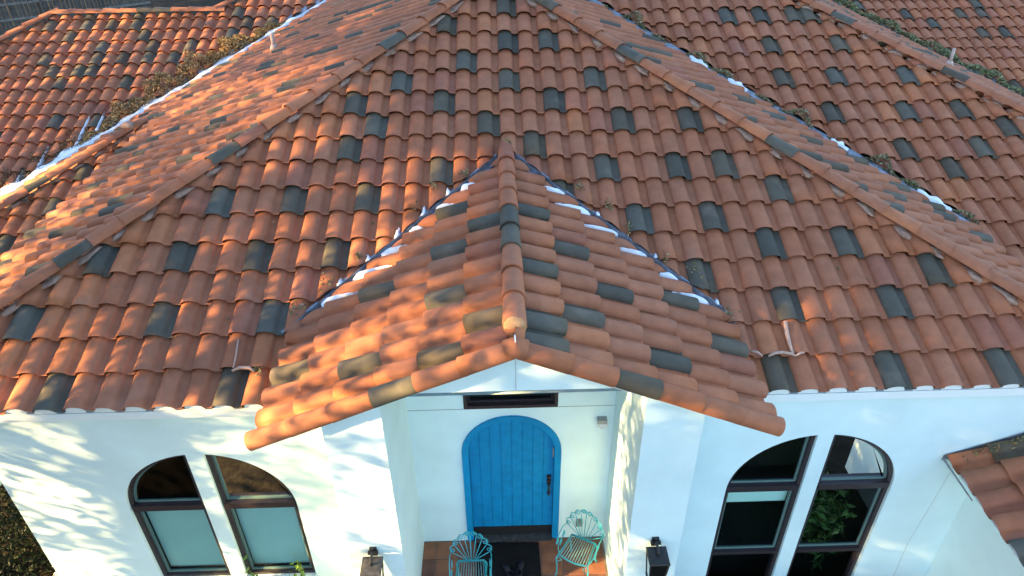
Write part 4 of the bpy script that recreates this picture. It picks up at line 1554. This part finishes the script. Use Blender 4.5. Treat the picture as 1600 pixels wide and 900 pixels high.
# ground cover and a little snow left of the house
gc = MB()
rd = random.Random(7)
leaf_cards(gc, 9000, lambda q: Vector((q.uniform(-10.5, -5.5), q.uniform(4.5, 10.5), -.8 + abs(q.gauss(0, .10)))), .08, [(.010, .014, .006), (.018, .016, .009), (.008, .010, .005), (.025, .02, .011)], rd, .3)
tag(gc.build('ground_cover', M['leaf'], tint=True), 'dark ivy and leaf litter on the ground left of the house', 'ground cover', kind='stuff')
sg = MB()
for k in range(7):
    sg.blob((-5.72 - .16 * rd.random() - .05 * k, 5.25 + .13 * k + rd.gauss(0, .05), -.72), (.14, .08, .09), k, 2, .4)
tag(sg.build('ground_snow', M['snow']), 'ragged snow on the ground at the left corner of the house', 'snow')

# trees on the sunny side of the house: most crowns dapple the walls and roofs
def tree(loc, height, crown_c, crown_r, nclu, per, size, cols, label, seed, sp=.42):
    rd = random.Random(seed)
    root = empty('oak_tree', loc, label, 'tree', 'oak trees on the sunny side')
    tk = MB()
    L0 = Vector(loc)
    cc = Vector(crown_c) - L0
    tk.tube([(0, 0, 0), (.1, .05, height * .2), (.0, .15, height * .42), cc * .8 + Vector((0, 0, 0))], [.32, .26, .2, .1], 10)
    cl_ = []
    for _ in range(nclu):
        while True:
            q = Vector((rd.uniform(-1, 1), rd.uniform(-1, 1), rd.uniform(-1, 1)))
            if .15 < q.length < 1: break
        cl_.append(cc + Vector((q.x * crown_r[0], q.y * crown_r[1], q.z * crown_r[2])))
    for q in cl_[:10]:
        st = cc * rd.uniform(.45, .75)
        tk.tube([st, st.lerp(q, .5) + Vector((rd.gauss(0, .2), rd.gauss(0, .2), .2)), q], [.09, .05, .015], 5)
    tk.build('trunk', M['bark'], root)
    lf = MB()
    def place(r_):
        c = r_.choice(cl_)
        return c + Vector((r_.gauss(0, sp), r_.gauss(0, sp), r_.gauss(0, sp * .8)))
    leaf_cards(lf, nclu * per, place, size, cols, rd)
    lf.build('crown', M['leaf'], root, tint=True)
    return root
TG = [(.05, .08, .022), (.07, .10, .03), (.04, .06, .02)]
tree((-11.6, 1.3, -.8), 9, (-11.6, 1.3, 5.0), (2.8, 3.5, 4.1), 44, 165, .15, TG, 'nearest oak tree off to the left of the house front', 201, .50)
tree((-18, 4.5, -.8), 13, (-18, 4.5, 9.0), (2.8, 3.9, 5.6), 150, 235, .155, TG, 'middle oak tree off to the left of the house', 202, .42)
tree((-21, 12, -.8), 13, (-21, 12.0, 8.6), (2.8, 4.6, 5.2), 118, 235, .155, TG, 'far oak tree off to the left beyond the wing', 203, .42)
tree((-24, -3, -.8), 21, (-24, -3.2, 19.4), (3.0, 8.4, 5.5), 340, 250, .24, TG, 'tall oak tree behind the nearest one off to the left', 204, .62)
tree((-15, -6.5, -.8), 14, (-15, -7.2, 9.0), (3.0, 5.0, 6.0), 150, 210, .22, TG, 'oak tree off to the left in front of the porch', 205, .55)
tree((-7.4, -2.4, -.8), 9, (-6.9, -1.9, 5.2), (3.2, 3.0, 4.6), 160, 230, .21, TG, 'added unseen oak tree that darkens the left wall from the front', 206)  # added out of view, only to block sky light from the left wall
tree((-26, 6.5, -.8), 22, (-26, 6.5, 17.5), (3.0, 7.0, 5.2), 210, 240, .24, TG, 'tall oak tree off to the left behind the middle one', 207, .62)
tree((-27.5, 33.5, -.8), 9, (-27.5, 33.5, 5.0), (4.0, 5.0, 4.6), 130, 180, .22, TG, 'added unseen oak tree that shades the far ground by the fence', 210)  # added out of view to keep sun off the ground behind the wing
tree((-28.5, -3, -.8), 22, (-28.5, -3.0, 19.3), (2.6, 8.5, 4.2), 260, 230, .24, TG, 'tallest oak tree farthest off to the left', 211, .55)
